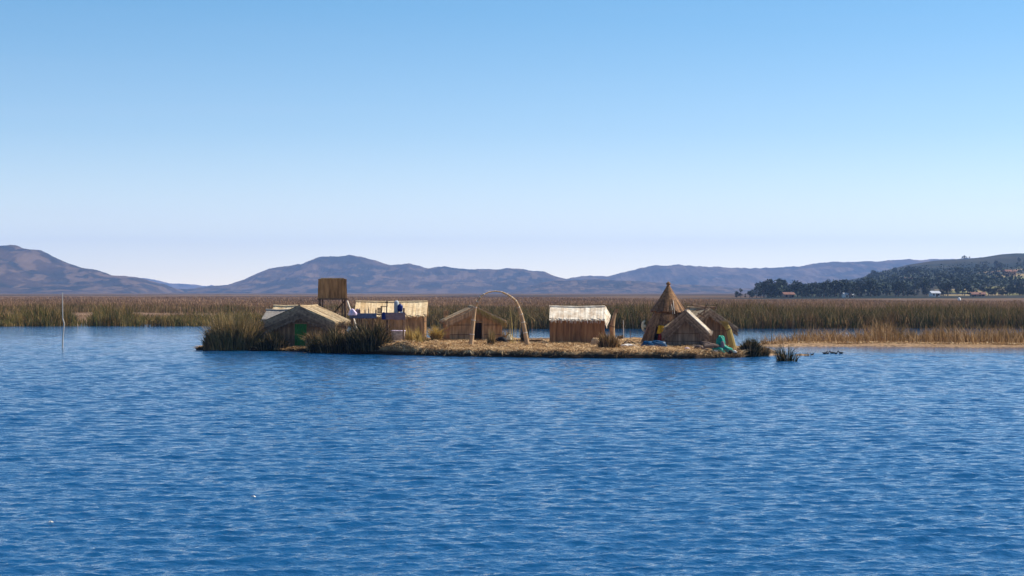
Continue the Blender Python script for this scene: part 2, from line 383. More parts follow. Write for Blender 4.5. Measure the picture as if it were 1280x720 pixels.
cw = np.stack([np.clip(lm * patch, 0, 1) * .85, np.clip(lm * patch, 0, 1) * (.45 + .55 * smooth((Y - 25) / 60)) , lm], -1)
wat = grid_mesh('lake_water', Pw, M['water'], cw, 'structure')

# ------------------------------------------------------------------ hills
def crest(pts, px):
    a = np.array(pts, float); return np.interp(px, a[:, 0], a[:, 1])
def hill(name, pts, D, depth, px0, px1, cols, seed, nx=1300, ny=130, rough=.35, mat='hill'):
    u = np.linspace(px0, px1, nx); v = np.linspace(0, 1, ny)
    V_, U_ = np.meshgrid(v, u, indexing='ij')
    d = D - depth + 2 * depth * V_ * .75
    top = (366 - crest(pts, U_)) * D / F + CAMH
    x = (U_ - 640) * D / F * (1 + .0 * V_)
    s = np.where(V_ < .667, smooth(V_ / .667) ** .9, smooth((1 - V_) / .333))
    sc = 1.0 / (depth * .35)
    rg = ridged(x * sc * 1.6, d * sc * .7, 6, seed); rg2 = fbm(x * sc * 5, d * sc * 5, 4, seed + 40)
    edge = 1 - np.abs(V_ - .667) / .667
    z = top * s * (1 - rough * (1 - rg) * 2.3 * smooth((1 - edge) * 2.2)) + top * .08 * (rg2 - .5) * s + (ridged(x * .012, d * .006, 4, seed + 60) - .6) * 9 * smooth(s * 2) * (D / 5000)
    z = z - 1.0 * (1 - smooth(s * 12))
    c0, c1, c2 = [np.array(c) for c in cols]
    k = smooth((fbm(x * sc * 4, d * sc * 3, 5, seed + 7) - .35) / .3)[..., None]; k2 = smooth((fbm(x * sc * 14, d * sc * 5, 5, seed + 9) - .52) / .10)[..., None]
    c = c0 * (1 - k) + c1 * k; c = c * (1 - k2 * .6) + c2 * k2 * .6
    return grid_mesh(name, np.stack([x, d, z], -1), M[mat], c, 'structure'), (x, d, z)
scrub = [(.012, .014, .012), (.048, .033, .023), (.13, .085, .055)]
hill('hills', [(-400, 330), (-120, 318), (-40, 312), (0, 307), (15, 306), (28, 311), (50, 313), (62, 320), (80, 329), (100, 335), (118, 338), (135, 344), (160, 346), (180, 350), (200, 356), (212, 360), (219, 367), (300, 372)], 5200, 1100, -400, 300, scrub, 3)
hill('hills', [(60, 372), (120, 352), (165, 347), (182, 349), (215, 355), (250, 357), (320, 360), (420, 372)], 10500, 1500, 60, 420, scrub, 13, rough=.2)
hill('hills', [(230, 372), (244, 366), (262, 359), (290, 357), (315, 348), (342, 335), (355, 332), (378, 330.5), (386, 326), (397, 322), (417, 322), (437, 320), (453, 322), (470, 326), (489, 332), (512, 330), (535, 336), (555, 334), (600, 337), (650, 337), (680, 341), (705, 349), (760, 362), (820, 372)], 6500, 1400, 230, 820, scrub, 21)
hill('hills', [(560, 372), (640, 356), (700, 350), (730, 346), (760, 345), (790, 339), (820, 331.5), (850, 331), (880, 333), (910, 336), (945, 336), (980, 335), (1010, 331), (1040, 328), (1100, 327), (1160, 325), (1240, 322), (1300, 322), (1500, 325), (1800, 340)], 7600, 1500, 560, 1800, scrub, 33, nx=1900)
hill('hills', [(620, 372), (665, 358), (690, 351), (730, 350), (790, 351), (850, 356), (930, 360), (1000, 366), (1060, 372)], 5200, 700, 620, 1060, scrub, 44, rough=.3)
# near hill on the right with its terraced fields
NH = [(850, 373), (900, 371), (960, 366), (1020, 357), (1060, 351), (1078, 347.5), (1108, 338.5), (1137, 331.5), (1167, 327), (1197, 325), (1226, 323), (1250, 319), (1271, 317.5), (1300, 318), (1500, 312), (1800, 330)]
ND = 2900.0; NF = 850.0
def nearz(px, d):
    t = np.clip((d - NF) / (ND - NF), 0, 1)
    top = (366 - crest(NH, px)) * ND / F + CAMH
    x = (px - 640) * ND / F
    g = (.38 * t + .62 * smooth(t))
    return top * g * (1 - .35 * (1 - ridged(x * .004, d * .0016, 5, 77)) * np.sin(np.pi * t)) + 1.2
u = np.linspace(850, 1800, 900); dn = np.concatenate([np.linspace(NF, ND, 200), np.linspace(ND + 20, ND + 900, 14)])
DD, UU = np.meshgrid(dn, u, indexing='ij'); zz = nearz(UU, np.minimum(DD, ND)) * np.where(DD > ND, np.clip(1 - (DD - ND) / 900, 0, 1), 1) - np.where(DD <= NF + 1, 2, 0)
xx = (UU - 640) * DD / F
k = smooth((fbm(xx * .008, DD * .004, 5, 5) - .4) / .2)[..., None]
c = np.array((.010, .018, .016)) * (1 - k) + np.array((.035, .034, .026)) * k
pyy = HOR - (zz - CAMH) * F / DD
cell = hashn(np.floor((xx + 40 * fbm(xx * .01, DD * .01, 2, 3)) / 42), np.floor((DD + 60 * fbm(xx * .01, DD * .006, 2, 8)) / 60), 4)
zone = smooth((xx - X(1130, DD)) / (X(1235, DD) - X(1130, DD))) * smooth((DD - 930) / 60) * smooth((1950 - DD) / 150)
fieldm = (cell < .04 + .42 * zone) & (zone > .06)
fc = np.where((cell * 37 % 1)[..., None] < .5, np.array((.24, .18, .09)), np.where((cell * 91 % 1)[..., None] < .5, np.array((.16, .15, .06)), np.array((.22, .13, .08))))
c = np.where(fieldm[..., None], fc, c)
grid_mesh('hills', np.stack([xx, DD, zz], -1), M['nearhill'], c, 'structure')

# ------------------------------------------------------------------ far trees
def make_tree(seed, tall):
    rr = random.Random(seed)
    t = empty('tree', (0, 0, -500)); h = 10 * tall
    tb = MB(); tb.tube([(0, 0, -.5), (rr.uniform(-.2, .2), 0, h * .4), (rr.uniform(-.5, .5), 0, h * .85)], [.32, .22, .07], 6)
    lobes = []
    for i in range(9):
        a = rr.uniform(0, 6.28); q = rr.uniform(.28, 1.0); rad = (1.15 - q * .75) * 3.2 * rr.uniform(.5, 1.1)
        p = Vector((math.cos(a) * rad * .8, math.sin(a) * rad * .8, h * q)); lobes.append((p, rr.uniform(.9, 1.9)))
        tb.tube([(0, 0, h * q * .6), p], [.12, .04], 4)
    tb.build('trunk', M['bark'], t)
    V = []; L = []; S = []
    for p, s in lobes:
        for i in range(60):
            dv = Vector((rr.gauss(0, 1), rr.gauss(0, 1), rr.gauss(0, .9))).normalized() * s * rr.uniform(.5, 1.1)
            c = p + dv; a = Vector((rr.gauss(0, 1), rr.gauss(0, 1), rr.gauss(0, 1))).normalized() * rr.uniform(.25, .5)
            bb = a.cross(Vector((rr.gauss(0, 1), rr.gauss(0, 1), rr.gauss(0, 1)))).normalized() * rr.uniform(.2, .4)
            n0 = len(V); V += [c - a, c - bb, c + a, c + bb]; L += [n0, n0 + 1, n0 + 2, n0 + 3]; S.append(4)
    mesh_np('crown', [tuple(q) for q in V], L, S, M['leaf'], t)
    return t
protos = [make_tree(i, [1, 1.15, .8, .95, 1.25, .7][i]) for i in range(6)]
used = set()
def place_tree(px, d, hpx, label, group):
    i = random.randrange(6); p = protos[i]; tall = [1, 1.15, .8, .95, 1.25, .7][i]
    if i in used:
        r = p.copy(); COL.objects.link(r)
        for ch in p.children:
            c = ch.copy(); COL.objects.link(c); c.parent = r
    else: r = p; used.add(i)
    z = float(nearz(np.array([px]), np.array([d]))[0]); hm = hpx * d / F; s = hm / (10.5 * tall)
    r.location = (X(px, d), d, z - .3); wdt = random.uniform(1.0, 1.5)
    r.scale = (s * wdt, s * wdt, s); r.rotation_euler = (0, 0, random.uniform(0, 6.28)); tag(r, label, 'tree', group)
lineup = [  # px, height px, distance
 (921, 9), (926, 13), (932, 7), (937, 10), (941, 14), (946, 17), (951, 21), (955, 22), (960, 23), (964, 17), (969, 23), (973, 24), (978, 23), (982, 18), (987, 13), (992, 17), (997, 20), (1002, 15), (1008, 14), (1015, 20), (1020, 21), (1025, 18), (1030, 21), (1034, 25), (1039, 19), (1044, 20), (1050, 22), (1056, 22), (1062, 22), (1068, 21), (1074, 22), (1081, 23), (1088, 22), (1095, 20)]
for i, (px, h) in enumerate(lineup):
    lab = 'dark rounded tree in the loose row left of the hill, above the reeds' if px < 990 else 'dark tree in the unbroken belt along the foot of the right hill'
    place_tree(px, 955 + random.uniform(-40, 50), h * random.uniform(.88, 1.05), lab, 'dark trees along the foot of the right hill')
for i in range(26):
    px = random.uniform(925, 1095); place_tree(px, random.uniform(1020, 1250), random.uniform(10, 17), 'dark tree in the second row behind the shore trees of the right hill', 'second row of trees behind the shore trees')
for i in range(170):
    px = random.uniform(1085, 1300); d = 930 + 1100 * random.random() ** 1.3
    if px > 1228 and 1000 < d < 1750: d = random.choice([random.uniform(930, 1000), random.uniform(1760, 2250)])
    place_tree(px, d, random.uniform(8, 16) * (1.0 if px < 1235 else .7) * (1200 / d) ** .7, 'dark tree scattered between the tan fields on the right hillside', 'trees scattered over the right hillside')
for px in (1274, 1266, 1281, 1262): place_tree(px, 960, random.uniform(14, 20), 'large dark tree below the tan fields near the right edge of the view', 'large trees near the right edge')
for px in (1246, 1252, 1249): place_tree(px, 1850, random.uniform(8, 11), 'tree in the tight triangular clump high on the right hill', 'triangular clump high on the right hill')
for px, h in ((1203, 3.4), (1205.5, 4), (1208, 3), (1212, 2.6)): place_tree(px, 2880, h, 'tiny tree standing on the skyline of the right hill', 'tiny trees on the skyline')

nq = 34000; px = RNG.uniform(960, 1330, nq); d = RNG.uniform(890, 2100, nq); x = X(px, d)
k = fbm(x * .012, d * .008, 4, 66) > .49 + .14 * smooth((px - 1215) / 20) * (d < 1850) + .04 * (d > 1800); px, d, x = px[k], d[k], x[k]; z = nearz(px, d)
hgt = RNG.random(len(x)) ** .7 * (3 + 5 * vnoise(x * .12, d * .1, 5)); c = np.stack([x, d, z + hgt], -1)
a = RNG.normal(0, 1, (len(x), 3)); a /= np.linalg.norm(a, axis=1)[:, None]; b_ = np.cross(a, RNG.normal(0, 1, (len(x), 3))); b_ /= np.linalg.norm(b_, axis=1)[:, None]
a *= RNG.uniform(.6, 1.5, len(x))[:, None]; b_ *= RNG.uniform(.5, 1.1, len(x))[:, None]
tag(mesh_np('woodland', np.stack([c - a, c - b_, c + a, c + b_], 1).reshape(-1, 3), np.arange(4 * len(x)), np.full(len(x), 4), M['leaf']), kind='stuff')
# ------------------------------------------------------------------ far houses
def house(px, d, wd, dp, h, wallm, roofm, label, sunk=0, rz=.2):
    z = float(nearz(np.array([px]), np.array([d]))[0])
    t = empty('house', (X(px, d), d, z - .4), rz, label, 'house')
    b = MB(); b.box((0, 0, h / 2), wd, dp, h)
    n0 = len(b.v); b.v += [Vector(q) for q in ((-wd / 2, -dp / 2, h), (-wd / 2, dp / 2, h), (-wd / 2, 0, h + dp * .22), (wd / 2, -dp / 2, h), (wd / 2, dp / 2, h), (wd / 2, 0, h + dp * .22))]
    b.f += [[n0, n0 + 2, n0 + 1], [n0 + 3, n0 + 4, n0 + 5]]
    wl = b.build('wall', wallm, t)
    r = MB()
    for s in (-1, 1): r.strip((0, s * (dp / 2 + .5), h - .2), (0, 0, h + dp * .22 + .15), (wd + 1, 0, 0), (0, s * .1, .15))
    r.build('roof', roofm, t)
    q = MB(); q.box((wd * .1, -dp / 2 - .02, 1.1), 1.0, .1, 2.2); q.build('door', M['wood'], t)
    for sx_ in (-.28, .32): q = MB(); q.box((wd * sx_, -dp / 2 - .02, h * .6), 1.0, .1, 1.0); q.build('window', M['black'], t)
house(1168, 925, 4.5, 4, 2.2, M['housewhite'], M['roofmetal'], 'white house with a metal roof among trees at the foot of the right hill')
house(985, 925, 5.5, 4, 2.3, M['adobe'], M['roofred'], 'reddish adobe house between the row of shore trees on the far bank')
house(1136, 1450, 7, 5, 3.5, M['adobe'], M['roofred'], 'brown house with rusty roof on the slope of the right hill')
house(1262, 1500, 9, 6, 4, M['adobe'], M['roofred'], 'adobe house high among the tan fields of the right hill')
house(1060, 920, 5, 4, 1.8, M['housewhite'], M['roofmetal'], 'low whitewashed house in front of the unbroken tree belt')
house(1222, 920, 7, 4, 1.6, M['adobe'], M['roofred'], 'long low pinkish building on the shore right of the white hut', rz=.05)
t = empty('hut', (X(1199, 640), 640, .6), .1, 'small bright white rounded hut at the far edge of the reed field', 'hut')
b = MB(); b.lathe((0, 0, 0), [(.55, 0), (.6, .3), (.6, 1.0), (.5, 1.4), (.3, 1.62), (.05, 1.7)], 14); b.build('wall', M['housewhite'], t, True)
b = MB(); b.box((-.1, -.6, .45), .35, .08, .8); b.build('door', M['tankgrey'], t)

# ------------------------------------------------------------------ marsh
def farlim(px): return np.interp(px, [0, 400, 640, 900, 1280], [1300, 1250, 1150, 760, 620])
nv, nu = 90, 500
v_ = np.linspace(0, 1, nv); u_ = np.linspace(-350, 1650, nu); VV, UU = np.meshgrid(v_, u_, indexing='ij')
near = np.interp(UU, [-350, 0, 540, 660, 900, 1280], [232, 232, 228, 215, 212, 214])
DD = near * (np.maximum(farlim(UU), 600) * 1.03 / near) ** VV
xx = (UU - 640) * DD / F
zz = .42 + .55 * fbm(xx * .08, DD * .04, 4, 2) + .1 * vnoise(xx * 1.3, DD * .8, 6); zz[0] = -.3; zz[-1] = -.3
grid_mesh('marsh_ground', np.stack([xx, DD, zz], -1), M['bed'], None, 'structure')
pv_ = np.linspace(0, 1, 60); pu_ = np.linspace(-500, 1750, 300); PV, PU = np.meshgrid(pv_, pu_, indexing='ij')
p0d = np.maximum(farlim(PU), 600) * .97; DD = p0d * (6500 / p0d) ** PV; xx = (PU - 640) * DD / F
zz = .8 + 1.9 * PV + .5 * fbm(xx * .006, DD * .004, 3, 12); zz[0] = -.3; zz[-1] = -1
kk_ = smooth((fbm(xx * .01, DD * .003, 5, 15) - .35) / .3)[..., None]
grid_mesh('plain', np.stack([xx, DD, zz], -1), M['hill'], np.array((.05, .032, .02)) * (1 - kk_) + np.array((.12, .075, .045)) * kk_, 'structure')
def scatter(n, px0, px1, d0, d1, rng=RNG, logd=False):
    px = rng.uniform(px0, px1, n)
    d = d0 * (d1 / d0) ** rng.random(n) if logd else rng.uniform(d0, d1, n)
    return px, d
# far field of short sedge
px, d = scatter(230000, -330, 1620, 236, 1250, logd=True); keep = d < farlim(px); px, d = px[keep], d[keep]
x = X(px, d); pn = fbm(x * .05, d * .02, 3, 31)
h = RNG.uniform(.9, 1.35, len(x)) * (.75 + .55 * pn); wdt = d * .00033 + .02
h = h * (.45 + .55 * smooth((d - 270) / 30))
o = blade_obj('sedge_field', x, d, np.full(len(x), .15), h + .15, wdt * RNG.uniform(.6, 1.5, len(x)), RNG.uniform(0, .45, len(x)), M['field'])
tag(o, kind='stuff')
# dark rows across the field
px, d = scatter(42000, -330, 900, 285, 345); x = X(px, d)
keep = (fbm(x * .045, d * .05, 3, 50) > .40 + np.where(px > 640, .08, 0)) & (RNG.random(len(x)) < .85); x, d, px = x[keep], d[keep], px[keep]
h = RNG.uniform(1.3, 2.1, len(x)) * (.7 + .5 * vnoise(x * .2, d * .1, 3))
tag(blade_obj('dark_reed_band', x, d, np.zeros(len(x)), h, RNG.uniform(.06, .15, len(x)), RNG.uniform(0, .25, len(x)), M['dark']), kind='stuff')
# front band on the left
px, d = scatter(95000, -330, 560, 209, 236); x = X(px, d)
edge = 209 + 5 * fbm(x * .12, x * 0, 3, 8) - 2
gap = (vnoise(x * .16, d * .05, 14) < .2) | ((np.abs(px - 103) < 7) & (RNG.random(len(px)) < .85))
keep = (d > edge) & ~gap & (RNG.random(len(px)) < -.15 + 1.7 * fbm(x * .8, d * .6, 3, 4)); x, d = x[keep], d[keep]
hpx_ = np.interp(px[keep], [-330, 88, 96, 114, 122, 160, 170, 262, 560], [1.12, 1.12, .6, .6, 1.15, 1.1, .72, .78, .95])
h = hpx_ * RNG.uniform(.9, 2.3, len(x)) * (.1 + 1.45 * fbm(x * .28, d * .3, 4, 12))
tag(blade_obj('reed_bed', x, d, np.full(len(x), -.05), h, RNG.uniform(.035, .08, len(x)), RNG.uniform(0, .55, len(x)) + (RNG.random(len(x)) < .25) * .5, M['marsh']), kind='stuff')
# tall dark totora, middle and right
px, d = scatter(135000, 530, 1620, 195, 236); x = X(px, d)
edge = np.interp(px, [530, 640, 690, 1620], [203, 191, 192, 198]) + 4 * fbm(x * .15, x * 0, 3, 18)
clr = (np.abs(px - 590) < 1)
keep = (d > edge) & (RNG.random(len(px)) < -.1 + 1.6 * fbm(x * .7, d * .6, 3, 24)); x, d, px = x[keep], d[keep], px[keep]
h = RNG.uniform(1.5, 2.9, len(x)) * (.15 + 1.3 * fbm(x * .16, d * .22, 4, 22)) * np.interp(px, [530, 700, 900, 1620], [.85, .9, 1.0, 1.0])
tag(blade_obj('tall_reed_bed', x, d, np.full(len(x), -.05), h, RNG.uniform(.05, .11, len(x)), RNG.uniform(0, .5, len(x)) + (RNG.random(len(x)) < .25) * .5, M['dark']), kind='stuff')
# straw shoreline in front of the left band and right bed (floating dead reed)
def shore(name, pts, z0, wd, mat, seed, h=.12):
    a = np.array(pts, float); px = np.linspace(a[0, 0], a[-1, 0], 500); d0 = np.interp(px, a[:, 0], a[:, 1]); wv = np.interp(px, a[:, 0], a[:, 2])
    v = np.linspace(0, 1, 14); V_, P_ = np.meshgrid(v, px, indexing='ij')
    xb = X(P_, d0[None, :] * np.ones_like(P_))
    dv = d0[None, :] + (fbm(xb * .5, xb * 0, 3, seed) - .5) * 1.6 * (1 - V_) + V_ * wv[None, :]
    zv = h * smooth(V_ / .12) * smooth((1 - V_) / .12) * (.5 + fbm(xb * .7, dv * .7, 3, seed + 1)) - .05
    return grid_mesh(name, np.stack([xb, dv, zv], -1), mat, None, 'structure')
shore('spit', [(950, 131, 5), (1000, 131.5, 9), (1100, 131, 13), (1200, 129, 14), (1290, 128.5, 15), (1620, 127, 16)], 0, 12, M['raft'], 3, .17)
n = 24000; px, d = scatter(n, 952, 1610, 128, 146); x = X(px, d)
base_d = np.interp(px, [950, 1000, 1100, 1200, 1290, 1620], [131, 131.5, 131, 129, 128.5, 127]); wv = np.interp(px, [950, 1000, 1100, 1200, 1290, 1620], [5, 9, 13, 14, 15, 16])
t_ = (d - base_d) / wv; keep = (t_ > .06 + .28 * vnoise(x * .35, x * 0, 5)) & (t_ < 1.1) & (RNG.random(n) < .45 + .55 * smooth((fbm(x * .25, d * .2, 3, 61) - .35) / .2)); x, d, px, t_ = x[keep], d[keep], px[keep], t_[keep]
h = RNG.uniform(.4, 1.8, len(x)) * (.1 + 1.2 * fbm(x * .5, d * .35, 4, 62)) * np.interp(px, [952, 1020, 1100, 1620], [.75, .95, 1.15, 1.15])
tag(blade_obj('spit_reeds', x, d, np.full(len(x), .05), h, RNG.uniform(.03, .065, len(x)), RNG.uniform(0, .8, len(x)) + (RNG.random(len(x)) < .25) * .6, M['spit']), kind='stuff')
n = 9000; px, d = scatter(n, 952, 1610, 128, 136); x = X(px, d); base_d = np.interp(px, [950, 1000, 1100, 1200, 1290, 1620], [131, 131.5, 131, 129, 128.5, 127])
keep = (d > base_d) & (d < base_d + 4); x, d = x[keep], d[keep]
tag(blade_obj('spit_straw', x, d, np.full(len(x), .22), RNG.uniform(.03, .15, len(x)), RNG.uniform(.03, .07, len(x)), RNG.uniform(2, 7, len(x)), M['straw']), kind='stuff')

# ------------------------------------------------------------------ the floating reed island
FP = np.array([(244, 437.3), (262, 437.6), (300, 438.2), (345, 438.8), (400, 440), (450, 442), (520, 444.5), (600, 446), (700, 447.6), (800, 448.2), (870, 448.4), (925, 447), (958, 443.5), (972, 442.4)])
fd = 8800 / (FP[:, 1] - HOR); fx = X(FP[:, 0], fd)
XL, XR = fx[0], fx[-1]
def front(x): return np.interp(x, fx, fd) + .35 * (fbm(np.asarray(x) * 1.1, np.asarray(x) * 0 + 2, 4, 71) - .5)
def back(x):
    e = np.minimum((x - XL) / 4, (XR - x) / 6); return front(x) + 1.0 + (139 - front(x)) * np.sqrt(np.clip(e, 0, 1))
def island_z(x, y):
    x = np.asarray(x, float); y = np.asarray(y, float)
    a = y - front(x); bkd = back(x) - y; e = np.minimum(np.minimum(a, bkd), np.minimum(x - XL, XR - x) * 1.2)
    low = np.interp(x, [XL, -12, -8, 13, XR], [.12, .22, .42, .40, .06])
    z = low * smooth(e / (.12 + .35 * fbm(x * .7, x * 0 + 5, 3, 83))) + .24 * (fbm(x * .9, y * 1.1, 5, 81) - .52) * smooth(e / .8) + .17 * (fbm(x * 2.6, y * 2.2, 3, 87) - .5) * smooth(e / .3)
    for (mx_, my_, rx, ry, hh) in ((-7.3, 113.6, 2.3, 1.3, .34), (-4.6, 114, 2, 1.2, .12)):
        z = z + hh * np.exp(-((x - mx_) / rx) ** 2 - ((y - my_) / ry) ** 2) * smooth(e / .6)
    return np.where(e < .02, -.3, z)
gx = np.linspace(XL - .2, XR + .2, 620); gv = np.concatenate([np.linspace(-.02, .12, 34), np.linspace(.125, 1.03, 110)])
GV, GX = np.meshgrid(gv, gx, indexing='ij'); xc = np.clip(GX, XL, XR)
GY = front(xc) + GV * (back(xc) - front(xc)); gz = island_z(GX, GY)
grid_mesh('reed_island', np.stack([GX, GY, gz], -1), M['island'], None, 'structure')
# straw lying about + frayed front edge
n = 60000; x = RNG.uniform(XL, XR, n); y = front(x) + (RNG.random(n) ** 1.7) * (back(x) - front(x)) * .85; z = island_z(x, y); k = (z > .30) | ((z > .05) & (RNG.random(n) < .15)) | ((x > 12.5) & (z > .03)) | ((x < -12) & (z > .03))
x, y, z = x[k], y[k], z[k]; n = len(x)
o = blade_obj('loose_straw', x, y, z + .005, RNG.uniform(.03, .17, n), RNG.uniform(.025, .06, n), RNG.uniform(1.2, 7, n), M['straw']); tag(o, kind='stuff')
n = 3500; x = RNG.uniform(-13, XR - 1, n); ph_ = fbm(x * .9, x * 0, 3, 91); k = ph_ > .5; x = x[k]; n = len(x); y = front(x) + RNG.uniform(.2, .5, n); z = island_z(x, y)
o = blade_obj('edge_straw', x, y, z, RNG.uniform(-.32, -.05, n), RNG.uniform(.02, .05, n), RNG.uniform(.6, 2.2, n), M['straw'], azbias=np.full(n, math.pi / 2)); tag(o, kind='stuff')

def base(px, py, sink=.05):
    """ground point of the island seen at this place of the photograph"""
    d = 118.0
    for _ in range(6): d = F * (CAMH - float(np.interp(X(px, d), [XL, -12, -8, 13, XR], [.12, .24, .42, .40, .1]))) / (py - HOR)
    x_ = X(px, d); d = max(d, float(front(x_)) + .75); z = max(float(island_z(X(px, d), d)), 0.03)
    return Vector((X(px, d), d, z - sink))
def ground(x, d, sink=.05): return Vector((x, d, float(island_z(x, d)) - sink))

# ------------------------------------------------------------------ huts
def jit(a): return random.uniform(-a, a)
def hut(name, loc, yaw, W, D, wall_h, ridge_h, label, roofm, wallm, flapm=None, e=.35, of=.3, ob=.3, door=None, flap=.55, roof_shaded=None, ridge_pole=True, cat='hut', step=.085, sidedoor=None):
    t = empty(name, loc, -yaw, label, cat, 'reed huts on the floating island')
    wb = MB(); x = -W / 2
    gh = lambda q: wall_h + (ridge_h - wall_h) * (1 - min(1, abs(q) / (W / 2))) - .06
    while x < W / 2:
        for yy, isf in ((0, True), (D, False)):
            z0 = 0
            if isf and door and door[0] < x < door[0] + door[1]: z0 = door[2]
            zt = gh(x)
            if zt > z0 + .03: wb.strip((x, yy + jit(.015), z0), (x + jit(.01), yy + jit(.02), zt + jit(.02)), (step * 1.3, 0, 0), (0, .06 + jit(.02), 0))
        x += step
    y = 0
    while y < D:
        for s in (-1, 1): wb.strip((s * W / 2 + jit(.01), y, 0), (s * W / 2 + jit(.02), y, wall_h + .03), (0, step * 1.3, 0), (.06 + jit(.02), 0, 0))
        y += step
    wall = wb.build('wall', wallm, t)
    bt = MB()
    for zf in (.3, .75):
        zc = wall_h * zf
        if door:
            bt.tube([(-W / 2, -.06, zc), (door[0] - .05, -.06, zc)], .022, 5); bt.tube([(door[0] + door[1] + .05, -.06, zc), (W / 2, -.06, zc)], .022, 5)
        else: bt.tube([(-W / 2, -.06, zc), (W / 2, -.06, zc + jit(.03))], .022, 5)
    bt.build('batten', M['wood'], t)
    sl = (ridge_h - wall_h) / (W / 2); ez = wall_h - e * sl; rb = MB()
    for s in (-1, 1):
        nrm = Vector((s * sl, 0, 1)).normalized()
        for layer in range(2):
            y = -of
            while y < D + ob:
                sag = .05 * math.sin(math.pi * (y + of) / (D + of + ob)); l = jit(.05) - layer * .0
                a = Vector((-s * .04, y + jit(.02), ridge_h + .02 + layer * .05 - sag + jit(.012))); bq = Vector((s * (W / 2 + e + l), y + jit(.03), ez - l * sl + layer * .05 - sag * .6 + jit(.02)))
                if layer == 1: bq = a.lerp(bq, random.choice([.93, .95, .97, 1.0]))
                rb.strip(a, bq, (0, step * (1.25 + .3 * random.random()), 0), nrm * (.05 + random.random() * .03)); y += step
        for _ in range(int((D + of + ob) * 22)):      # frayed eave
            y = random.uniform(-of, D + ob); x0 = s * (W / 2 + e - .1); z0_ = ez + .1 * sl + .03
            rb.strip((x0, y, z0_), (x0 + s * random.uniform(.08, .26), y + jit(.08), z0_ - random.uniform(.08, .34)), (0, .035, 0), nrm * .02, (0, .012, 0))
        if roof_shaded and s < 0: rb.build('roof', roof_shaded, t); rb = MB()
    rb.build('roof', roofm, t)
    if ridge_pole:
        pb = MB(); pb.tube([(0, -of - .05, ridge_h + .1), (0, D / 2, ridge_h + .06), (0, D + ob + .05, ridge_h + .1)], .06, 6); pb.build('ridge_pole', roofm, t)
    if flapm:
        for s in (-1, 1):
            fb = MB(); k = -.09 if s < 0 else 0.0
            while k < flap:
                fb.strip((-s * .03, -of - .03 + jit(.02), ridge_h + .03 - k), (s * (W / 2 + e + jit(.06)), -of - .03 + jit(.03) , ez + .02 - k * (1.0 + jit(.05))), (0, 0, .11), (0, .05, 0)); k += .07
            for _ in range(70):
                q = random.random(); x0 = s * q * (W / 2 + e); z0_ = ridge_h - (ridge_h - ez) * q - flap + .08
                fb.strip((x0, -of - .06, z0_), (x0 + s * random.uniform(0, .12), -of - .08 + jit(.04), z0_ - random.uniform(.05, .28)), (.035, 0, 0), (0, .015, 0), (.012, 0, 0))
            fb.build('gable_mat', flapm, t)
    if door and len(door) > 3:
        db = MB(); nn = 4
        for i in range(nn): db.box((door[0] + door[1] * (i + .5) / nn, -.04 + (i % 2) * .006, door[2] / 2), door[1] / nn - .012, .05, door[2])
        dr = db.build('door', M['green'], t)
        hb_ = MB(); hb_.tube([(door[0] + door[1] * .85, -.1, door[2] * .45), (door[0] + door[1] * .85, -.1, door[2] * .53)], .015, 5); hb_.build('handle', M['wood'], dr)
    if door:
        fb = MB()
        for q in (door[0] - .04, door[0] + door[1] + .04): fb.box((q, -.05, door[2] / 2), .08, .09, door[2])
        fb.box((door[0] + door[1] / 2, -.05, door[2] + .04), door[1] + .16, .095, .08); fb.build('door_frame', wallm, t)
    return t
# A: green door hut.
pA = ground(X(376.5, 122.5), 122.5); s = F / pA.y
hut('reed_hut', pA, R(8), 4.1, 4.2, 1.98, 2.87, 'brown reed hut with a green door behind the left reed clumps', M['roof'], M['wall'], M['flap'], e=.45, of=.35, door=(-.45, .86, 1.7, 1), flap=.8)
# two roofs behind A
pS = ground(X(363, 130), 130); hut('reed_shed', pS, R(-80), 2.0, 1.75, 2.0, 2.55, 'small shed with pale grey sheet roof behind the green door hut', M['grey'], M['wall'], None, e=.2, of=.1, ob=.1, cat='shed')
pS = ground(X(370, 134.5), 134.5); hut('reed_hut', pS, R(-85), 2.4, 1.6, 1.9, 2.85, 'hut showing only a scrap of yellow thatch above the green door hut', M['roofy'], M['wall'], None, e=.25, of=.1, ob=.1)
# B: long yellow roof hut (ridge left-right): gable faces right
d = 131.0; pB = ground(X(531, d + 1.5), d + 1.5)
hB = hut('reed_hut', pB, R(-90), 3.0, 5.0, 2.05, 2.93, 'long reed hut with yellow thatch roof behind the raised platform', M['roofy'], M['wallc'], None, e=.22, of=.15, ob=.15)
# C: gable hut beside the arch
pC = base(595, 425.5)
hC = hut('reed_hut', pC, R(-9), 3.95, 3.6, 1.6, 2.52, 'orange brown reed hut with open dark doorway beside the arch', M['roof'], M['wallc'], M['wallc'], e=.3, of=.3, door=(-.12, .6, 1.38), flap=.42)
fb = MB()
for i in range(150):
    q = random.random(); xq = q * 2.2; zq = 2.52 - .466 * xq - random.random() * .1; l = random.uniform(.15, .6)
    fb.strip((xq, -.40 - jit(.03), zq), (xq + random.uniform(0, .25), -.42 - abs(jit(.12)), zq - l), (.025, 0, 0), (0, .015, 0), (.01, 0, 0))
fb.build('hanging_reeds', M['yellow'], hC)
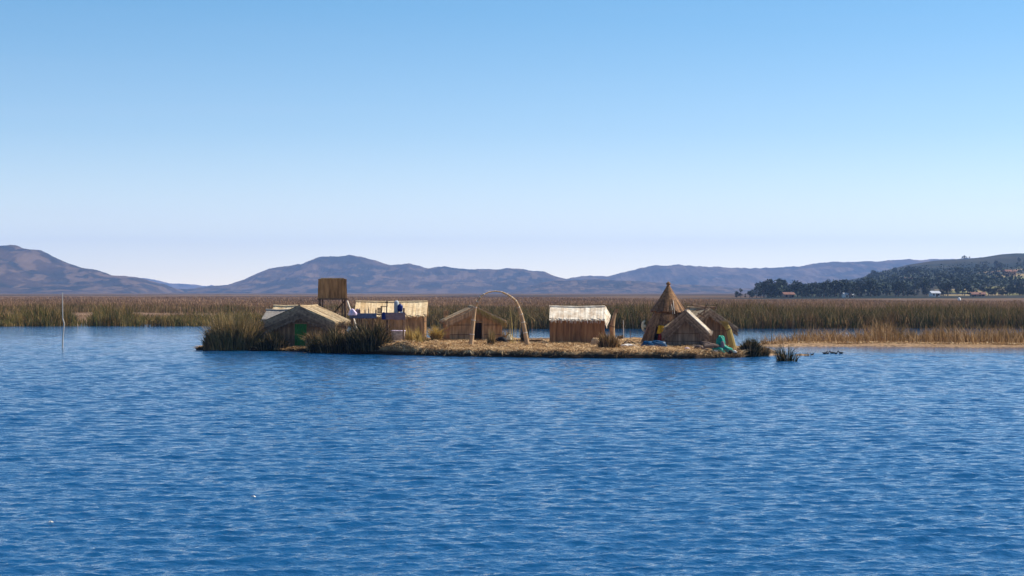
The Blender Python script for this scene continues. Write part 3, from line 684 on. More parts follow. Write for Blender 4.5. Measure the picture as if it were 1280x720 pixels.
# D: bleached roof hut (broadside)
pD = base(755, 429.5); pD.y += 1.4; pD.x = X(754.5, pD.y)
hD = hut('reed_hut', pD, R(-86), 2.8, 3.75, 1.78, 2.55, 'squat reed hut with bleached white thatch roof and russet wall', M['roofw'], M['walld'], None, e=.16, of=.05, ob=.1)
fb = MB()       # flared end mat catching the sun
A_, B_, C_, D_ = Vector((0, -.12, 2.62)), Vector((-1.56, -.08, 1.72)), Vector((-1.6, -.25, 1.15)), Vector((-.25, -.5, 1.95))
nn_ = (B_ - A_).cross(D_ - A_).normalized()
for i in range(18):
    q = i / 17; a = A_.lerp(B_, q); bq = D_.lerp(C_, q) + Vector((jit(.02), jit(.02), jit(.04))); fb.strip(a, bq, (B_ - A_) / 18 * 1.3, nn_ * .05)
fb.build('gable_mat', M['roofw'], hD)
# E: hut by the tipi
pE = base(857.5, 433)
hut('reed_hut', pE, R(8.5), 2.55, 2.8, 1.2, 2.42, 'small steep reed hut with woven gable mats right in front of the tipi', M['roofw'], M['walle'], M['flap'], e=.28, of=.3, flap=.7, roof_shaded=M['flap'], ridge_pole=False)  # pale right slope and darker left slope paint in the sunlit and shaded sides
# F: hut behind right
pF = ground(X(884, 122), 122)
hF = hut('reed_hut', pF, R(-20), 3.7, 2.8, 1.45, 2.6, 'dark reed hut with loose poles on its ridge, rightmost on the island', M['roof'], M['wall'], M['flap'], e=.35, of=.3, flap=.5)
pb = MB()
for a, bq in (((-1.2, -.4, 2.78), (.55, -.2, 2.72)), ((-1.1, .2, 2.9), (.7, .3, 2.66)), ((.35, -.35, 2.2), (.62, -.3, 2.95)), ((-.5, -.38, 2.1), (-.25, -.35, 2.85)), ((-1.0, -.3, 2.5), (-.4, -.35, 2.65)), ((-.9, -.36, 2.3), (-.35, -.36, 2.05))): pb.tube([a, bq], .05, 6)
pb.build('roof_pole', M['wood'], hF)
# tipi
pT = base(835.5, 429.5); pT.y += .5; pT.x = X(835.5, pT.y)
t = empty('tipi', pT, 0, 'tall two tiered conical reed tipi with knotted tip', 'tipi')
sT = F / pT.y; zt = lambda py: Z(py, pT.y) - pT.z
def cone(r0, z0, r1, z1, n, skip=None, w=.13, curve=0):
    dz = z1 - z0
    b = MB()
    for i in range(n):
        a = 2 * math.pi * i / n
        open_ = skip and skip[0] < math.degrees(a) % 360 < skip[1]
        ca, sa = math.cos(a), math.sin(a); tv = Vector((-sa, ca, 0)); nv_ = Vector((ca, sa, .4)).normalized()
        j = jit(.03); wa = 2 * math.pi * r0 / n * 1.5; wb_ = 2 * math.pi * r1 / n * 1.5
        rm = (r0 + r1) / 2 + curve; zm = (z0 + z1) / 2
        if not open_: b.strip((ca * (r0 + j), sa * (r0 + j), z0 + jit(.05)), (ca * rm, sa * rm, zm), tv * wa, nv_ * .06, tv * (wa + wb_) / 2)
        b.strip((ca * rm, sa * rm, zm), (ca * r1, sa * r1, z1), tv * (wa + wb_) / 2, nv_ * .06, tv * wb_)
    return b
cone(2.0, 0, .88, zt(388) + .1, 90, (232, 252), curve=.06).build('wall', M['tipi'], t)
cone(1.26, zt(389.5), .10, zt(358), 64, curve=-.04).build('roof', M['tipi'], t)
b = MB(); b.lathe((0, 0, 0), [(.09, zt(360)), (.16, zt(358)), (.10, zt(356.5)), (.17, zt(355)), (.14, zt(353.5)), (.04, zt(352))], 9); b.build('finial', M['tipi'], t)
b = MB()
for dx in (.12, .26): b.tube([(dx, -.5, zt(372)), (dx + .03, -1.22, zt(386)), (dx + .05, -1.3, zt(392))], .02, 5)
b.build('hanging_cord', M['palewood'], t)
b = MB(); ang = R(242)
for a in (R(231), R(253)): b.tube([(2.03 * math.cos(a), 2.03 * math.sin(a), 0), (1.55 * math.cos(a), 1.55 * math.sin(a), 1.35)], .05, 6)
b.build('door_frame', M['tipi'], t)
# watch tower
d = 130.0; pW = ground(X(415.5, d), d)
t = empty('watch_tower', pW, R(6), 'reed walled lookout cabin raised on wooden stilts behind the green door hut', 'tower')
k_ = d / F; zb0 = Z(373, d) - pW.z; zt0 = Z(348.8, d) - pW.z; hw = 17.2 * k_
b = MB(); nS = 20
def side(xa, ya, xb, yb):
    for i in range(nS):
        q = (i + .5) / nS; x0 = xa + (xb - xa) * q; y0 = ya + (yb - ya) * q; L_ = math.hypot(xb - xa, yb - ya)
        tv = Vector((xb - xa, yb - ya, 0)).normalized(); nv_ = Vector((tv.y, -tv.x, 0))
        rise = .0 if 0 < i < nS - 1 else -.06
        b.strip((x0 * 1.03, y0 * 1.03, zb0 + jit(.02)), (x0 * .985, y0 * .985, zt0 + rise + jit(.02)), tv * L_ / nS * 1.35, nv_ * .06)
dp = .85
side(-hw, -dp, hw, -dp); side(hw, -dp, hw, dp); side(hw, dp, -hw, dp); side(-hw, dp, -hw, -dp)
b.build('cabin', M['tower'], t)
b = MB(); b.box((0, 0, zt0 - .02), hw * 1.9, dp * 1.9, .08); b.box((0, 0, zt0 + .05), hw * 1.7, dp * 1.6, .06); b.build('roof', M['roof'], t)
b = MB(); b.box((0, 0, zb0 - .05), hw * 2.2, dp * 2.3, .1); b.build('platform', M['wood'], t)
for sx_ in (-.92, .92):
    for sy_ in (-1, 1):
        b = MB(); b.tube([(sx_ * hw * 1.05, sy_ * dp, 0), (sx_ * hw, sy_ * dp * .95, zb0)], .085, 7); b.build('post', M['wood'], t)
b = MB()
for (a, c_) in (((-.75 * hw, -dp, 1.9), (-.7 * hw, -dp, zb0)), ((.68 * hw, -dp, 1.2), (.72 * hw, -dp, zb0)), ((-hw, -dp, 1.1), (hw, -dp, 1.6)), ((-hw, dp, 2.6), (hw, dp, 1.7)), ((-.9 * hw, dp, 1.2), (.9 * hw, dp, zb0 - .2))): b.tube([a, c_], .05, 6)
b.build('brace', M['wood'], t)
# ladder leaning on the tower
d = 128.5; t = empty('ladder', ground(X(447, d), d), 0, 'pale ladder leaning against the right side of the lookout cabin', 'ladder')
for yo in (-.2, .2):
    b = MB(); b.tube([(0, yo, 1.1), (X(434, d) - X(447, d), yo, Z(376, d) - t.location.z)], .05, 6); b.tube([(0, yo, 1.1), (.55, yo, 0)], .05, 6); b.build('rail', M['palewood'], t)
b = MB()
for i in range(8):
    q = (i + .5) / 8; p0 = Vector((0, -.2, 1.1)).lerp(Vector((X(434, d) - X(447, d), -.2, Z(376, d) - t.location.z)), q); b.tube([p0, p0 + Vector((0, .4, 0))], .03, 5)
b.build('rung', M['palewood'], t)

# ------------------------------------------------------------------ raised platform and cargo
d = 124.0; pP = ground(X(472, d), d); k_ = d / F; zP = Z(391.8, d) - pP.z; lx = X(438, d) - pP.x; rx_ = X(507.5, d) - pP.x; mid = X(470, d) - pP.x; m2 = X(484, d) - pP.x
t = empty('raised_platform', pP, 0, 'long raised wooden platform draped in blue grey and mauve cloth', 'platform')
b = MB()
for i in range(7): b.box(((lx + rx_) / 2, -.6 + i * .2, zP - .05 + (i % 2) * .005), rx_ - lx, .18, .07)
b.build('deck', M['wood'], t)
def drape(x0, x1, zt_, drop, y, mat, nm, seed):
    xs = np.linspace(x0, x1, 40); v = np.linspace(0, 1, 8); V_, Q = np.meshgrid(v, xs, indexing='ij')
    yy = y - .05 * np.sin(Q * 9 + seed) * V_ - .04; zz = zt_ - V_ * drop * (1 + .15 * (fbm(Q * 2, Q * 0, 3, seed) - .5))
    o = grid_mesh(nm, np.stack([Q, yy, zz], -1), mat); o.parent = t
    sm = o.modifiers.new('thickness', 'SOLIDIFY'); sm.thickness = .02
    return o
drape(lx, mid + .1, zP + .02, 6.5 * k_, -.7, M['bluegrey'], 'cloth', 3)
drape(m2 - .1, rx_, zP + .07, 9 * k_, -.72, M['mauve'], 'cloth', 8)
for px in (440, 451, 466, 484, 505):
    for yy in (-.55, .6):
        b = MB(); b.tube([(X(px, d) - pP.x, yy, 0), (X(px, d) - pP.x + jit(.05), yy, zP - .08)], .055, 6); b.build('leg', M['wood'], t)
b = MB()
for px in (505.5,): b.tube([(X(px, d) - pP.x, -.6, zP), (X(px, d) - pP.x, -.6, zP + 7 * k_)], .06, 6)
b.build('corner_post', M['wood'], t)
def onP(px): return Vector((X(px, d), d - .35, pP.z + zP + .02))
for px, h, wd_, lab in ((450, 6, 2.2, 'squat brown bottle at the left end of the raised platform'), (456.8, 6.5, 1.4, 'slim brown bottle second from the left on the raised platform'), (461.2, 8.5, 1.2, 'tallest thin brown bottle standing on the blue grey cloth'), (470.4, 6, 1.8, 'stubby brown bottle just left of the stacked crate')):
    hh = h * k_; r_ = wd_ * k_ / 2; tt_ = empty('bottle', onP(px), 0, lab, 'bottle', 'bottles on the raised platform')
    b = MB(); b.lathe((0, 0, 0), [(r_ * .95, 0), (r_, .03), (r_, hh * .62), (r_ * .45, hh * .78), (r_ * .4, hh * .95)], 12); b.build('body', M['bottle'], tt_, True)
    b = MB(); b.lathe((0, 0, hh * .95), [(r_ * .5, 0), (r_ * .5, hh * .06)], 10); b.build('cap', M['wood'], tt_)
# wooden crate, chair, canister, drum, bag
p_ = onP(474.5); tt_ = empty('crate', p_, .1, 'small dark slatted crate beside the wooden chair on the platform', 'crate'); b = MB()
cw_, ch = 4.5 * k_, 7 * k_
for i in range(4):
    zq = ch * (i + .5) / 4
    for yy in (-.12, .12): b.box((0, yy, zq), cw_, .02, ch / 4 - .02)
    for xx_ in (-cw_ / 2, cw_ / 2): b.box((xx_, 0, zq), .02, .21, ch / 4 - .02)
b.build('slats', M['wood'], tt_); b = MB(); b.box((0, 0, .02), cw_ - .04, .2, .02); b.build('bottom', M['wood'], tt_)
p_ = onP(482); tt_ = empty('wooden_chair', p_, 0, 'dark wooden chair with a high back standing on the platform', 'chair')
b = MB(); b.box((-.1, 0, .48), .42, .4, .05); b.build('seat', M['wood'], tt_)
b = MB()
for yy in (-.17, .17): b.box((.12, yy, .55 + .12), .06, .05, .42)
for zq in (.6, .7, .8): b.box((.12, 0, zq), .035, .34, .06)
b.box((.12, 0, .76), .2, .36, .1); b.build('backrest', M['wood'], tt_)
for xx_ in (-.27, .1):
    for yy in (-.17, .17): b = MB(); b.box((xx_, yy, .23), .05, .05, .46); b.build('leg', M['wood'], tt_)
p_ = onP(496); tt_ = empty('canister', p_, 0, 'tall grey cylindrical canister next to the dark blue drum', 'canister')
b = MB(); hh = 15.5 * k_; b.lathe((0, 0, 0), [(.15, 0), (.17, .04), (.17, hh * .9), (.13, hh * .96)], 16); b.build('body', M['tankgrey'], tt_, True)
b = MB(); b.lathe((0, 0, hh * .96), [(.1, 0), (.1, .05), (.03, .06)], 12); b.build('lid', M['white'], tt_)
p_ = onP(500.7) + Vector((0, -.12, 0)); tt_ = empty('drum', p_, 0, 'dark blue plastic drum on a white stand at the platform end', 'drum')
b = MB(); b.box((.12, 0, .06), .34, .3, .12, taper=.7); b.build('stand', M['white'], tt_)
b = MB(); b.lathe((0, 0, .10), [(.1, 0), (.17, .06), (.19, .2), (.19, .36), (.15, .48), (.07, .53), (.06, .56)], 16); b.build('body', M['navy'], tt_, True)
b = MB(); b.tube([(-.08, 0, .62), (-.05, 0, .7), (.05, 0, .7), (.08, 0, .62)], .015, 5); b.build('handle', M['navy'], tt_)
o = lumpy('bag', (X(480.5, d), d - .82, pP.z + zP - .42), .14, .1, .5, M['navy'], seed=4, flat=.5); tag(o, 'dark blue bag hanging at the front of the platform', 'bag')
o = lumpy('cloth_bundle', (X(440, 123.2), 123.2, pP.z + zP - .12), .26, .3, .42, M['lilac'], seed=9, rough=.5, flat=.9); tag(o, 'pale lilac cloth bundle at the left end of the platform', 'bundle')
o = lumpy('cloth_bundle', (X(447, 124), 124, pP.z + zP), .2, .2, .33, M['mauve'], seed=19, flat=.7); tag(o, 'dusky pink cloth bundle at the foot of the ladder', 'bundle')
# white tub
p_ = base(497.5, 429.5); tt_ = empty('tub', p_, 0, 'off white tapered tub standing under the raised platform', 'tub')
kk = p_.y / F; b = MB(); b.lathe((0, 0, 0), [(6.8 * kk, 0), (9 * kk, 17 * kk), (9.0 * kk, 17 * kk + .01), (8.3 * kk, 17 * kk), (6 * kk, .06)], 22, sq=.8); b.build('body', M['tubwhite'], tt_, True)
b = MB(); pts = [(math.cos(a) * 9.2 * kk, math.sin(a) * 9.2 * kk * .8, 17 * kk) for a in np.linspace(0, 2 * math.pi, 25)]; b.tube(pts, .035, 6, False); b.build('rim', M['lilac'], tt_)

# ------------------------------------------------------------------ arch
AP = [(588.7, 432), (590, 418), (591.8, 400), (594, 384), (597, 377), (600.5, 371.5), (605, 367.8), (611, 365.2), (619, 364), (627, 365), (634, 368), (640, 372), (644.5, 376), (648, 384), (651.5, 393), (654, 403), (656.5, 416), (659.3, 432)]
p0 = base(589, 432); d = p0.y; t = empty('reed_arch', Vector((X(624, d), d, p0.z)), 0, 'tall bent archway of bound reed with thick legs and thin top', 'arch')
pts = [Vector((X(a, d) - t.location.x, .15 * math.sin(i), Z(c_, d) - t.location.z)) for i, (a, c_) in enumerate(AP)]
rad = [.155, .145, .13, .105, .09, .07, .06, .055, .05, .05, .06, .07, .085, .1, .11, .12, .135, .155]
b = MB()
for o_i in range(6):
    a = o_i * math.pi / 3; b.tube([p + Vector((math.cos(a) * r_ * .5, math.sin(a) * r_ * .5, math.sin(a + 1) * r_ * .3)) for p, r_ in zip(pts, rad)], [r_ * .55 for r_ in rad], 6)
b.build('bundle', M['bundle'], t)
b = MB()
for i in range(1, len(pts) - 1):
    dv = (pts[i + 1] - pts[i - 1]).normalized() * .03; b.tube([pts[i] - dv, pts[i] + dv], rad[i] * 1.12, 8)
b.build('binding', M['palewood'], t)

# ------------------------------------------------------------------ reed clumps and bundles on the island
def clump(px, py, wpx, hpx, n, mat, label, lean=.35, cat='reed clump', name='reed_clump', w=(.03, .07), depth=None, spread=1.0, z=None, hmin=.45, group='reed clumps on the island'):
    p = base(px, py) if z is None else Vector((X(px, F * CAMH / (py - HOR)), F * CAMH / (py - HOR), z)); k = p.y / F
    rx = wpx * k / 2; ry = depth if depth else rx * .6
    a = RNG.uniform(0, 6.283, n); r_ = np.sqrt(RNG.random(n)); x = np.cos(a) * r_ * rx * spread; y = np.sin(a) * r_ * ry
    prof = np.clip(1.12 - (np.abs(x) / rx) ** 2.2 * .55, .3, 1.1)
    h = hpx * k * (hmin + (1.08 - hmin) * RNG.random(n) ** 1.6) * prof * (.62 + .6 * vnoise(x * 2.2, y * 1.6, int(px)))
    az = np.arctan2(y, x)
    ln = RNG.uniform(0, lean, n) * (.5 + r_) + (RNG.random(n) < .12) * RNG.uniform(.2, .7, n); az = az + RNG.normal(0, .5, n)
    V, L_, S_ = blades(x, y, np.full(n, -.05), h, RNG.uniform(w[0], w[1], n), ln, azbias=az, droop=.2)
    o = mesh_np(name, V, L_, S_, mat); o.location = p; tag(o, label, cat, group); return o
clump(277, 437, 44, 34, 2600, M['clump_md'], 'leftmost low reddish brown reed clump at the tip of the island', hmin=.3, w=(.03, .06))
clump(294, 436.5, 62, 48, 3600, M['gold'], 'tallest olive and golden reed clump at the left end of the island', .4, hmin=.4)
clump(321, 434, 22, 32, 1300, M['clump_md'], 'dark olive reed clump between the golden clump and the green door hut')
clump(341, 438.5, 38, 22, 1800, M['clump_dk'], 'small rounded dark green clump in front of the brown hut corner', .45)
clump(425, 439.5, 76, 30, 3600, M['clump_dk'], 'dense near black green clump below the lookout cabin', .5, spread=1.0)
clump(462, 439, 52, 37, 2800, M['clump_dk'], 'tall dark green reed clump in front of the raised platform', .45)
clump(397, 436, 26, 27, 900, M['clump_md'], 'light brown reed clump at the right wall of the green door hut', .5)
clump(416, 427, 30, 46, 700, M['clump_md'], 'sparse tall dry brush standing among the legs of the lookout cabin', .4)
clump(474, 428, 24, 36, 450, M['clump_md'], 'thin olive reed clump leaning in front of the bottles', .4)
clump(513, 429, 12, 26, 150, M['yellow'], 'narrow yellow reed tuft right of the white tub', .3, hmin=.5)
clump(523, 431, 9, 25, 130, M['yellow'], 'upright yellow reed tuft in front of the long yellow roofed hut', .15, hmin=.6)
clump(530, 428, 12, 11, 160, M['gold'], 'low golden tuft beside the upright yellow tuft', .5)
clump(545, 426, 20, 26, 420, M['yellow'], 'fan shaped yellow reed clump with arching leaves left of the arch hut', 1.0, spread=.4, hmin=.6)
clump(554, 419, 14, 24, 420, M['clump_md'], 'brownish reed clump leaning on the left wall of the arch hut', .4)
clump(614, 431, 9, 27, 120, M['gold'], 'thin stalk plant with green foot standing under the arch', .12, hmin=.5)
clump(614.5, 432, 9, 7, 260, M['clump_dk'], 'small dark green tuft at the foot of the thin stalk plant', .5)
clump(643, 430, 12, 46, 16, M['yellow'], 'few tall yellow stalks drooping inside the arch', .3, hmin=.75, w=(.02, .04))
clump(656, 428, 9, 30, 240, M['clump_dk'], 'dark reed tuft behind the right leg of the arch', .2)
clump(632, 425, 10, 22, 200, M['gold'], 'yellow straw tuft at the right wall corner of the arch hut', .3)
clump(761, 436, 24, 25, 1500, M['clump_md'], 'bushy brown green tuft in front of the bleached roof hut corner', .35, hmin=.3)
clump(776, 424, 9, 10, 220, M['clump_md'], 'small leafy tuft between the bleached roof hut and the tipi', .5)
clump(937, 441.5, 26, 28, 1900, M['clump_dk'], 'dark green reed clump at the right tip of the island', .3)
clump(950, 443.5, 22, 17, 900, M['clump_md'], 'low brown reed clump beyond the dark clump at the right tip', .4)
clump(984, 451.5, 26, 27, 230, M['clump_dk'], 'sparse dark reed tuft standing alone in the water', 1.0, z=0, w=(.02, .045))
clump(1006, 445, 22, 9, 60, M['clump_md'], 'few thin reeds sticking out of the water beside the straw mat', .5, z=0, w=(.015, .03))
clump(909, 437, 9, 10, 150, M['yellow'], 'short straw tuft at the foot of the standing yellow sheaf', .6)

def sheaf(pts_px, d_py, rad, label, mat='bundle', fl=120, sp=.25, name='reed_bundle', up=True, hlen=.5, tiemat='wood', tie_i=1):
    p = base(pts_px[0][0], d_py); k = p.y / F; t = empty(name, p, 0, label, 'reed bundle', 'tied reed bundles')
    pts = [Vector((X(a, p.y) - p.x, .03 * i, Z(c_, p.y) - p.z)) for i, (a, c_) in enumerate(pts_px)]; pts[0].z = min(pts[0].z, 0)
    b = MB(); b.tube(pts, rad, 9)
    n0 = pts[-1]; dirv = (pts[-1] - pts[-2]).normalized()
    for i in range(fl):
        o_ = Vector((random.gauss(0, rad[-1] * .5), random.gauss(0, rad[-1] * .5), 0)); q = dirv + Vector((random.gauss(0, sp), random.gauss(0, sp), random.gauss(0, sp * .5)))
        a = n0 + o_ - dirv * .1; b.strip(a, a + q * hlen * random.uniform(.5, 1), (.025, 0, 0), (0, .015, 0), (.008, 0, 0))
    b.build('stalks', M[mat], t)
    b = MB(); b.tube([pts[tie_i] - dirv * .03, pts[tie_i] + dirv * .03], rad[tie_i] * 1.1, 9); b.build('tie', M[tiemat], t); return t
sheaf([(766, 420), (765, 408), (767, 398), (769.5, 390)], 428, [.2, .19, .14, .1], 'curved orange reed bundle standing at the right end of the bleached roof hut', hlen=.35, sp=.12)
sheaf([(556, 418), (556, 404), (557, 394)], 424, [.14, .13, .12], 'ragged orange reed bundle propped at the left eave of the arch hut', hlen=.55, sp=.25)
sheaf([(917, 437), (914, 424), (911, 412), (908, 407)], 437.5, [.24, .2, .17, .16], 'thick yellow sheaf leaning against the rightmost dark hut', mat='yellow', hlen=.5, sp=.3, tie_i=2)
tt_ = empty('straw_tuft', pT + Vector((-.15, -1.75, zt(401))), 0, 'fan of pale straw stuck on the front of the tipi', 'straw tuft'); b = MB()
for i in range(130):
    a = Vector((jit(.1), jit(.08), 0)); b.strip(a, a + Vector((random.gauss(-.05, .2), jit(.12), random.uniform(.25, .5))), (.025, 0, 0), (0, .015, 0), (.01, 0, 0))
b.build('stalks', M['bundle'], tt_); b = MB(); b.tube([(0, -.0, -.06), (0, 0, .04)], .12, 8); b.build('tie', M['wood'], tt_)

# ------------------------------------------------------------------ small things lying about
def heap(px, py, wpx, hpx, mat, name, label, cat, seed, dep=.6, rough=.25, flat=.8):
    p = base(px, py); k = p.y / F; o = lumpy(name, (0, 0, 0), wpx * k / 2, wpx * k / 2 * dep, hpx * k, M[mat], seed=seed, rough=rough, flat=flat); o.location = p; tag(o, label, cat); return o
heap(744, 431.5, 12, 11, 'bundle', 'straw_bale', 'rounded tan straw bale left of the bushy tuft', 'bale', 31, .8, .2, .5)
heap(627, 428.5, 15, 8, 'black', 'cloth_bundle', 'black bundle lying on the straw inside the arch', 'bundle', 32)
heap(637, 427, 9, 11, 'cream', 'sack', 'cream sack leaning behind the black bundle', 'sack', 33, .6, .4)
heap(816, 434.5, 32, 9, 'blue', 'tarpaulin', 'crumpled blue tarpaulin at the foot of the tipi', 'tarp', 34, .35, .6)
heap(786, 433, 20, 5, 'white', 'cloth_bundle', 'off white bundle under the black cloth left of the tipi', 'bundle', 35, .5, .5)
# black cloth tent over it
p = base(785, 432.5); k = p.y / F; b = MB(); b.strip((-8 * k, -.25, 2.5 * k), (0, -.2, 8.5 * k), (0, .5, 0), (0, 0, .03)); b.strip((0, -.2, 8.5 * k), (9 * k, -.25, 3 * k), (0, .5, 0), (0, 0, .03)); o = b.build('black_cover', M['black']); o.location = p; tag(o, 'black cloth spread like a low tent left of the tipi', 'cloth')
# teal tarp heap
p = base(901, 439); k = p.y / F; t = empty('tarpaulin_heap', p, 0, 'teal green tarpaulin draped over a heap by the rightmost hut', 'tarp')
lumpy('skirt', (0, 0, 0), 11 * k, .45, 10 * k, M['teal'], t, seed=41, rough=.6, flat=.8); lumpy('peak', (0, .05, 5 * k), 5.2 * k, .28, 15 * k, M['teal'], t, seed=42, rough=.45, flat=.6); lumpy('sack', (1.5 * k, -.26, 6 * k), 2.6 * k, .1, 7.5 * k, M['mauve'], t, seed=43, flat=.6)
heap(911, 443, 10, 4.5, 'black', 'bag', 'small black bag at the front of the teal tarpaulin', 'bag', 44)
heap(918, 442.5, 6, 3, 'white', 'rag', 'small off white rag beside the black bag', 'rag', 46)
heap(895, 442.5, 7, 4, 'white', 'rag', 'pale rag under the left edge of the teal tarpaulin', 'rag', 47)
heap(859, 437, 9, 4, 'lilac', 'rag', 'greyish lilac rag before the small steep hut', 'rag', 48)
# yellow cloth and red cloth on tipi
for nm, mat, lab, zpy0, zpy1, wd_, yq in (('yellow_cloth', 'amber', 'bright yellow cloth hanging beside the tipi entrance', 406.5, 416.5, 10, 0), ('red_cloth', 'red', 'dark red cloth hanging below the yellow one on the tipi', 416, 427, 10, -.02)):
    xs = np.linspace(-wd_ / 2, wd_ / 2, 16) / sT; v = np.linspace(0, 1, 10); V_, Q = np.meshgrid(v, xs, indexing='ij')
    zc = Z(zpy0 + (zpy1 - zpy0) * V_, pT.y); rr_ = 2.0 - (zc - pT.z) / (zt(388)) * 1.0
    cxp = X(824, pT.y); xr = cxp + Q * (.6 + .5 * V_) - pT.x; yy = pT.y - np.sqrt(np.maximum(rr_ ** 2 - xr ** 2, .2)) - .14 + .04 * np.sin(Q * 22)
    yy = yy - .02; o = grid_mesh(nm, np.stack([cxp + Q * (.6 + .5 * V_), yy, zc], -1), M[mat]); sm = o.modifiers.new('thickness', 'SOLIDIFY'); sm.thickness = .02; tag(o, lab, 'cloth')
# cream shield on left of the tipi
tt_ = empty('straw_hat', Vector((X(804.5, pT.y - .8), pT.y - .8, Z(407.5, pT.y - .8))), 0, 'cream oval straw hat hanging on the left side of the tipi', 'hat')
b = MB(); pts = []
for a in np.linspace(0, math.pi, 9): pts.append((-.17 * math.sin(a) + .1, 0, .36 * math.cos(a)))
b.tube(pts, [.03, .07, .09, .10, .10, .10, .09, .07, .03], 8); b.build('brim', M['cream'], tt_, True)
b = MB(); b.lathe((.05, .02, -.12), [(.12, 0), (.12, .16), (.06, .22)], 10); b.build('crown', M['cream'], tt_, True)
# driftwood
for i, (a, c_, lab) in enumerate((((866, 434), (884, 440), 'grey brown log lying lowest in the pile before the small steep hut'), ((872, 431), (895, 440), 'longest weathered log crossing the pile before the small steep hut'), ((868, 432), (898, 436.5), 'bent topmost log of the pile before the small steep hut'), ((880, 440), (903, 442), 'short log at the front right of the pile near the teal tarpaulin'))):
    p1 = base(*a, sink=-.08 - .08 * i); p2 = base(*c_, sink=-.1 - .05 * i); b = MB(); m_ = (p1 + p2) / 2 + Vector((0, 0, .1)); b.tube([p1 - p1, (m_ - p1), p2 - p1], [.12, .13, .08], 8); o = b.build('log', M['bark']); o.location = p1; tag(o, lab, 'log', 'logs before the small steep hut')
# bench
p = base(677, 427); k = p.y / F; t = empty('bench', p, .05, 'low pale wooden bench left of the bleached roof hut', 'bench')
b = MB(); b.box((0, 0, 5 * k), 32 * k, .3, .06); b.build('seat', M['palewood'], t)
for q in (-13, 13): b = MB(); b.box((q * k, 0, 2.3 * k), .06, .28, 4.8 * k); b.build('leg', M['palewood'], t)
p = base(655, 427.5); b = MB(); b.box((0, 0, .1), 48 * k, .22, .06, rz=-.03); b.box((0, .02, .16), 47 * k, .12, .05, rz=-.03); o = b.build('plank', M['wood']); o.location = p; tag(o, 'long wooden plank lying across the foot of the arch', 'plank')
# stakes
for px, py, tp, lab in ((779, 425, 400, 'thin pale stake right of the curved orange bundle'), (787.5, 426, 413, 'short dark stake between the bleached roof hut and the tipi')):
    p = base(px, py); b = MB(); b.tube([(0, 0, 0), (.03, 0, (Z((py + tp) / 2, p.y) - p.z)), (0, 0, Z(tp, p.y) - p.z)], [.03, .028, .02], 6); o = b.build('stake', M['palewood' if px < 780 else 'wood']); o.location = p; tag(o, lab, 'stake')
# pole in the water on the left
d = 8800 / 68.5; b = MB(); b.tube([(0, 0, -.6), (X(78.6, d) - X(77.8, d), 0, Z(420, d)), (X(80.2, d) - X(77.8, d), 0, Z(404, d)), (X(78.4, d) - X(77.8, d), 0, Z(398, d)), (X(78, d) - X(77.8, d), 0, Z(366, d))], [.06, .052, .048, .04, .028], 8)
o = b.build('mooring_pole', M['palewood']); o.location = (X(77.8, d), d, 0); tag(o, 'lone kinked pale pole standing in the open water', 'pole')
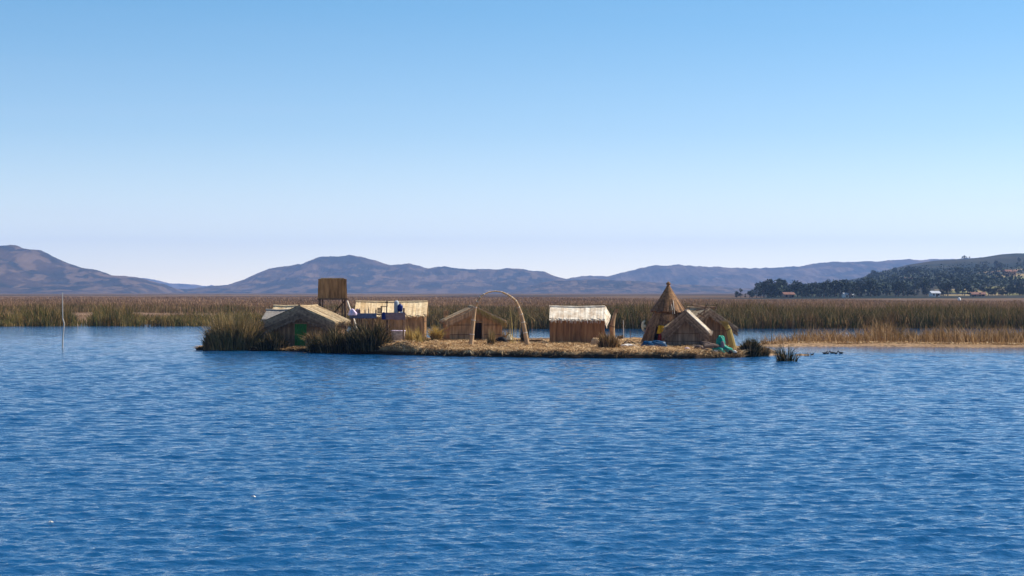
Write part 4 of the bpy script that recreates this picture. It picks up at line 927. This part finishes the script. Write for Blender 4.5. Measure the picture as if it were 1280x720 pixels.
# floating straw mat
def mat_patch(px0, px1, py, h, label, seed):
    p0_, = [Vector((X((px0 + px1) / 2, F * CAMH / (py - HOR)), F * CAMH / (py - HOR), -.05))]; k = p0_.y / F
    L2 = (px1 - px0) * k / 2; aa = np.linspace(0, 2 * math.pi, 60, endpoint=False); P = []
    for q in np.linspace(1, 0, 9):
        for a_ in aa:
            e_ = .75 + .5 * float(fbm(np.array([math.cos(a_) * 3 + 9]), np.array([math.sin(a_) * 3 + seed]), 4, seed)[0])
            P.append((math.cos(a_) * L2 * q * e_, math.sin(a_) * .8 * q * e_, .02 + h * (1 - q ** 2) * (.4 + .9 * float(vnoise(np.array([math.cos(a_) * q * 9 + 3]), np.array([math.sin(a_) * q * 6 + 3]), seed)[0])) - (.06 if q == 1 else 0)))
    Lq = []
    for r0 in range(8):
        for c0 in range(60): Lq += [r0 * 60 + c0, r0 * 60 + (c0 + 1) % 60, (r0 + 1) * 60 + (c0 + 1) % 60, (r0 + 1) * 60 + c0]
    o = mesh_np('floating_straw', P, Lq, [4] * 480, M['raft']); o.location = p0_; tag(o, label, 'straw mat', 'floating straw mats'); return o
mat_patch(940, 985, 443.8, .14, 'floating straw mat joined to the right tip of the island', 1); mat_patch(990, 1014, 444, .12, 'small floating straw mat beside the few thin reeds', 2)
# ducks
def bird(px, py, s, mat, label, on=None, rz=0, name='duck', cat='duck', group=None):
    d_ = F * CAMH / (py - HOR); p = Vector((X(px, d_), d_, 0)) if on is None else on
    b = MB(); b.tube([(-.30, 0, .14), (-.22, 0, .10), (-.10, 0, .07), (.06, 0, .07), (.15, 0, .11), (.18, 0, .18), (.20, 0, .24), (.25, 0, .265), (.29, 0, .25), (.35, 0, .235)], [.012, .05, .095, .10, .065, .036, .035, .048, .03, .01], 10)
    o = b.build(name, M[mat], None, True); o.location = p; o.scale = (s * .5, s * .5, s * .55); o.rotation_euler = (0, 0, rz); tag(o, label, cat, group)
    return o
for px, py, s, rz, lab in ((1031.2, 442.4, 1.25, 0, 'leftmost large dark duck of the row swimming by the spit'), (1034.8, 442.2, .95, .3, 'dark duck close behind the leftmost one'), (1040, 441.9, 1.2, 3.0, 'dark duck in the middle of the swimming row'), (1045, 442.3, 1.05, .2, 'dark duck second from the right in the swimming row'), (1050.8, 442.0, 1.2, 2.9, 'rightmost dark duck of the swimming row'), (1015.5, 443.6, .85, .2, 'lone small dark duck beside the floating straw mat')):
    bird(px, py, s, 'duck', lab, rz=rz, group='ducks swimming near the spit')
pg = base(933.5, 438.5, 0); o = bird(933.5, 438.5, 1.3, 'gull', 'pale bird standing on the shore before the dark clump at the right tip', on=pg + Vector((0, -.4, .05)), rz=2.6, name='shore_bird', cat='bird')

for px, py, lab in ((64, 655, 'small white splash of foam on the open water nearest the lower left corner'), (317, 623, 'small white splash of foam on a wave crest left of the middle')):
    d_ = F * CAMH / (py - HOR); o = lumpy('foam', (0, 0, 0), .035, .02, .022, M['white'], seed=int(px), rough=1.2, n=20, m=8); o.location = (X(px, d_), d_, .03); tag(o, lab, 'foam')
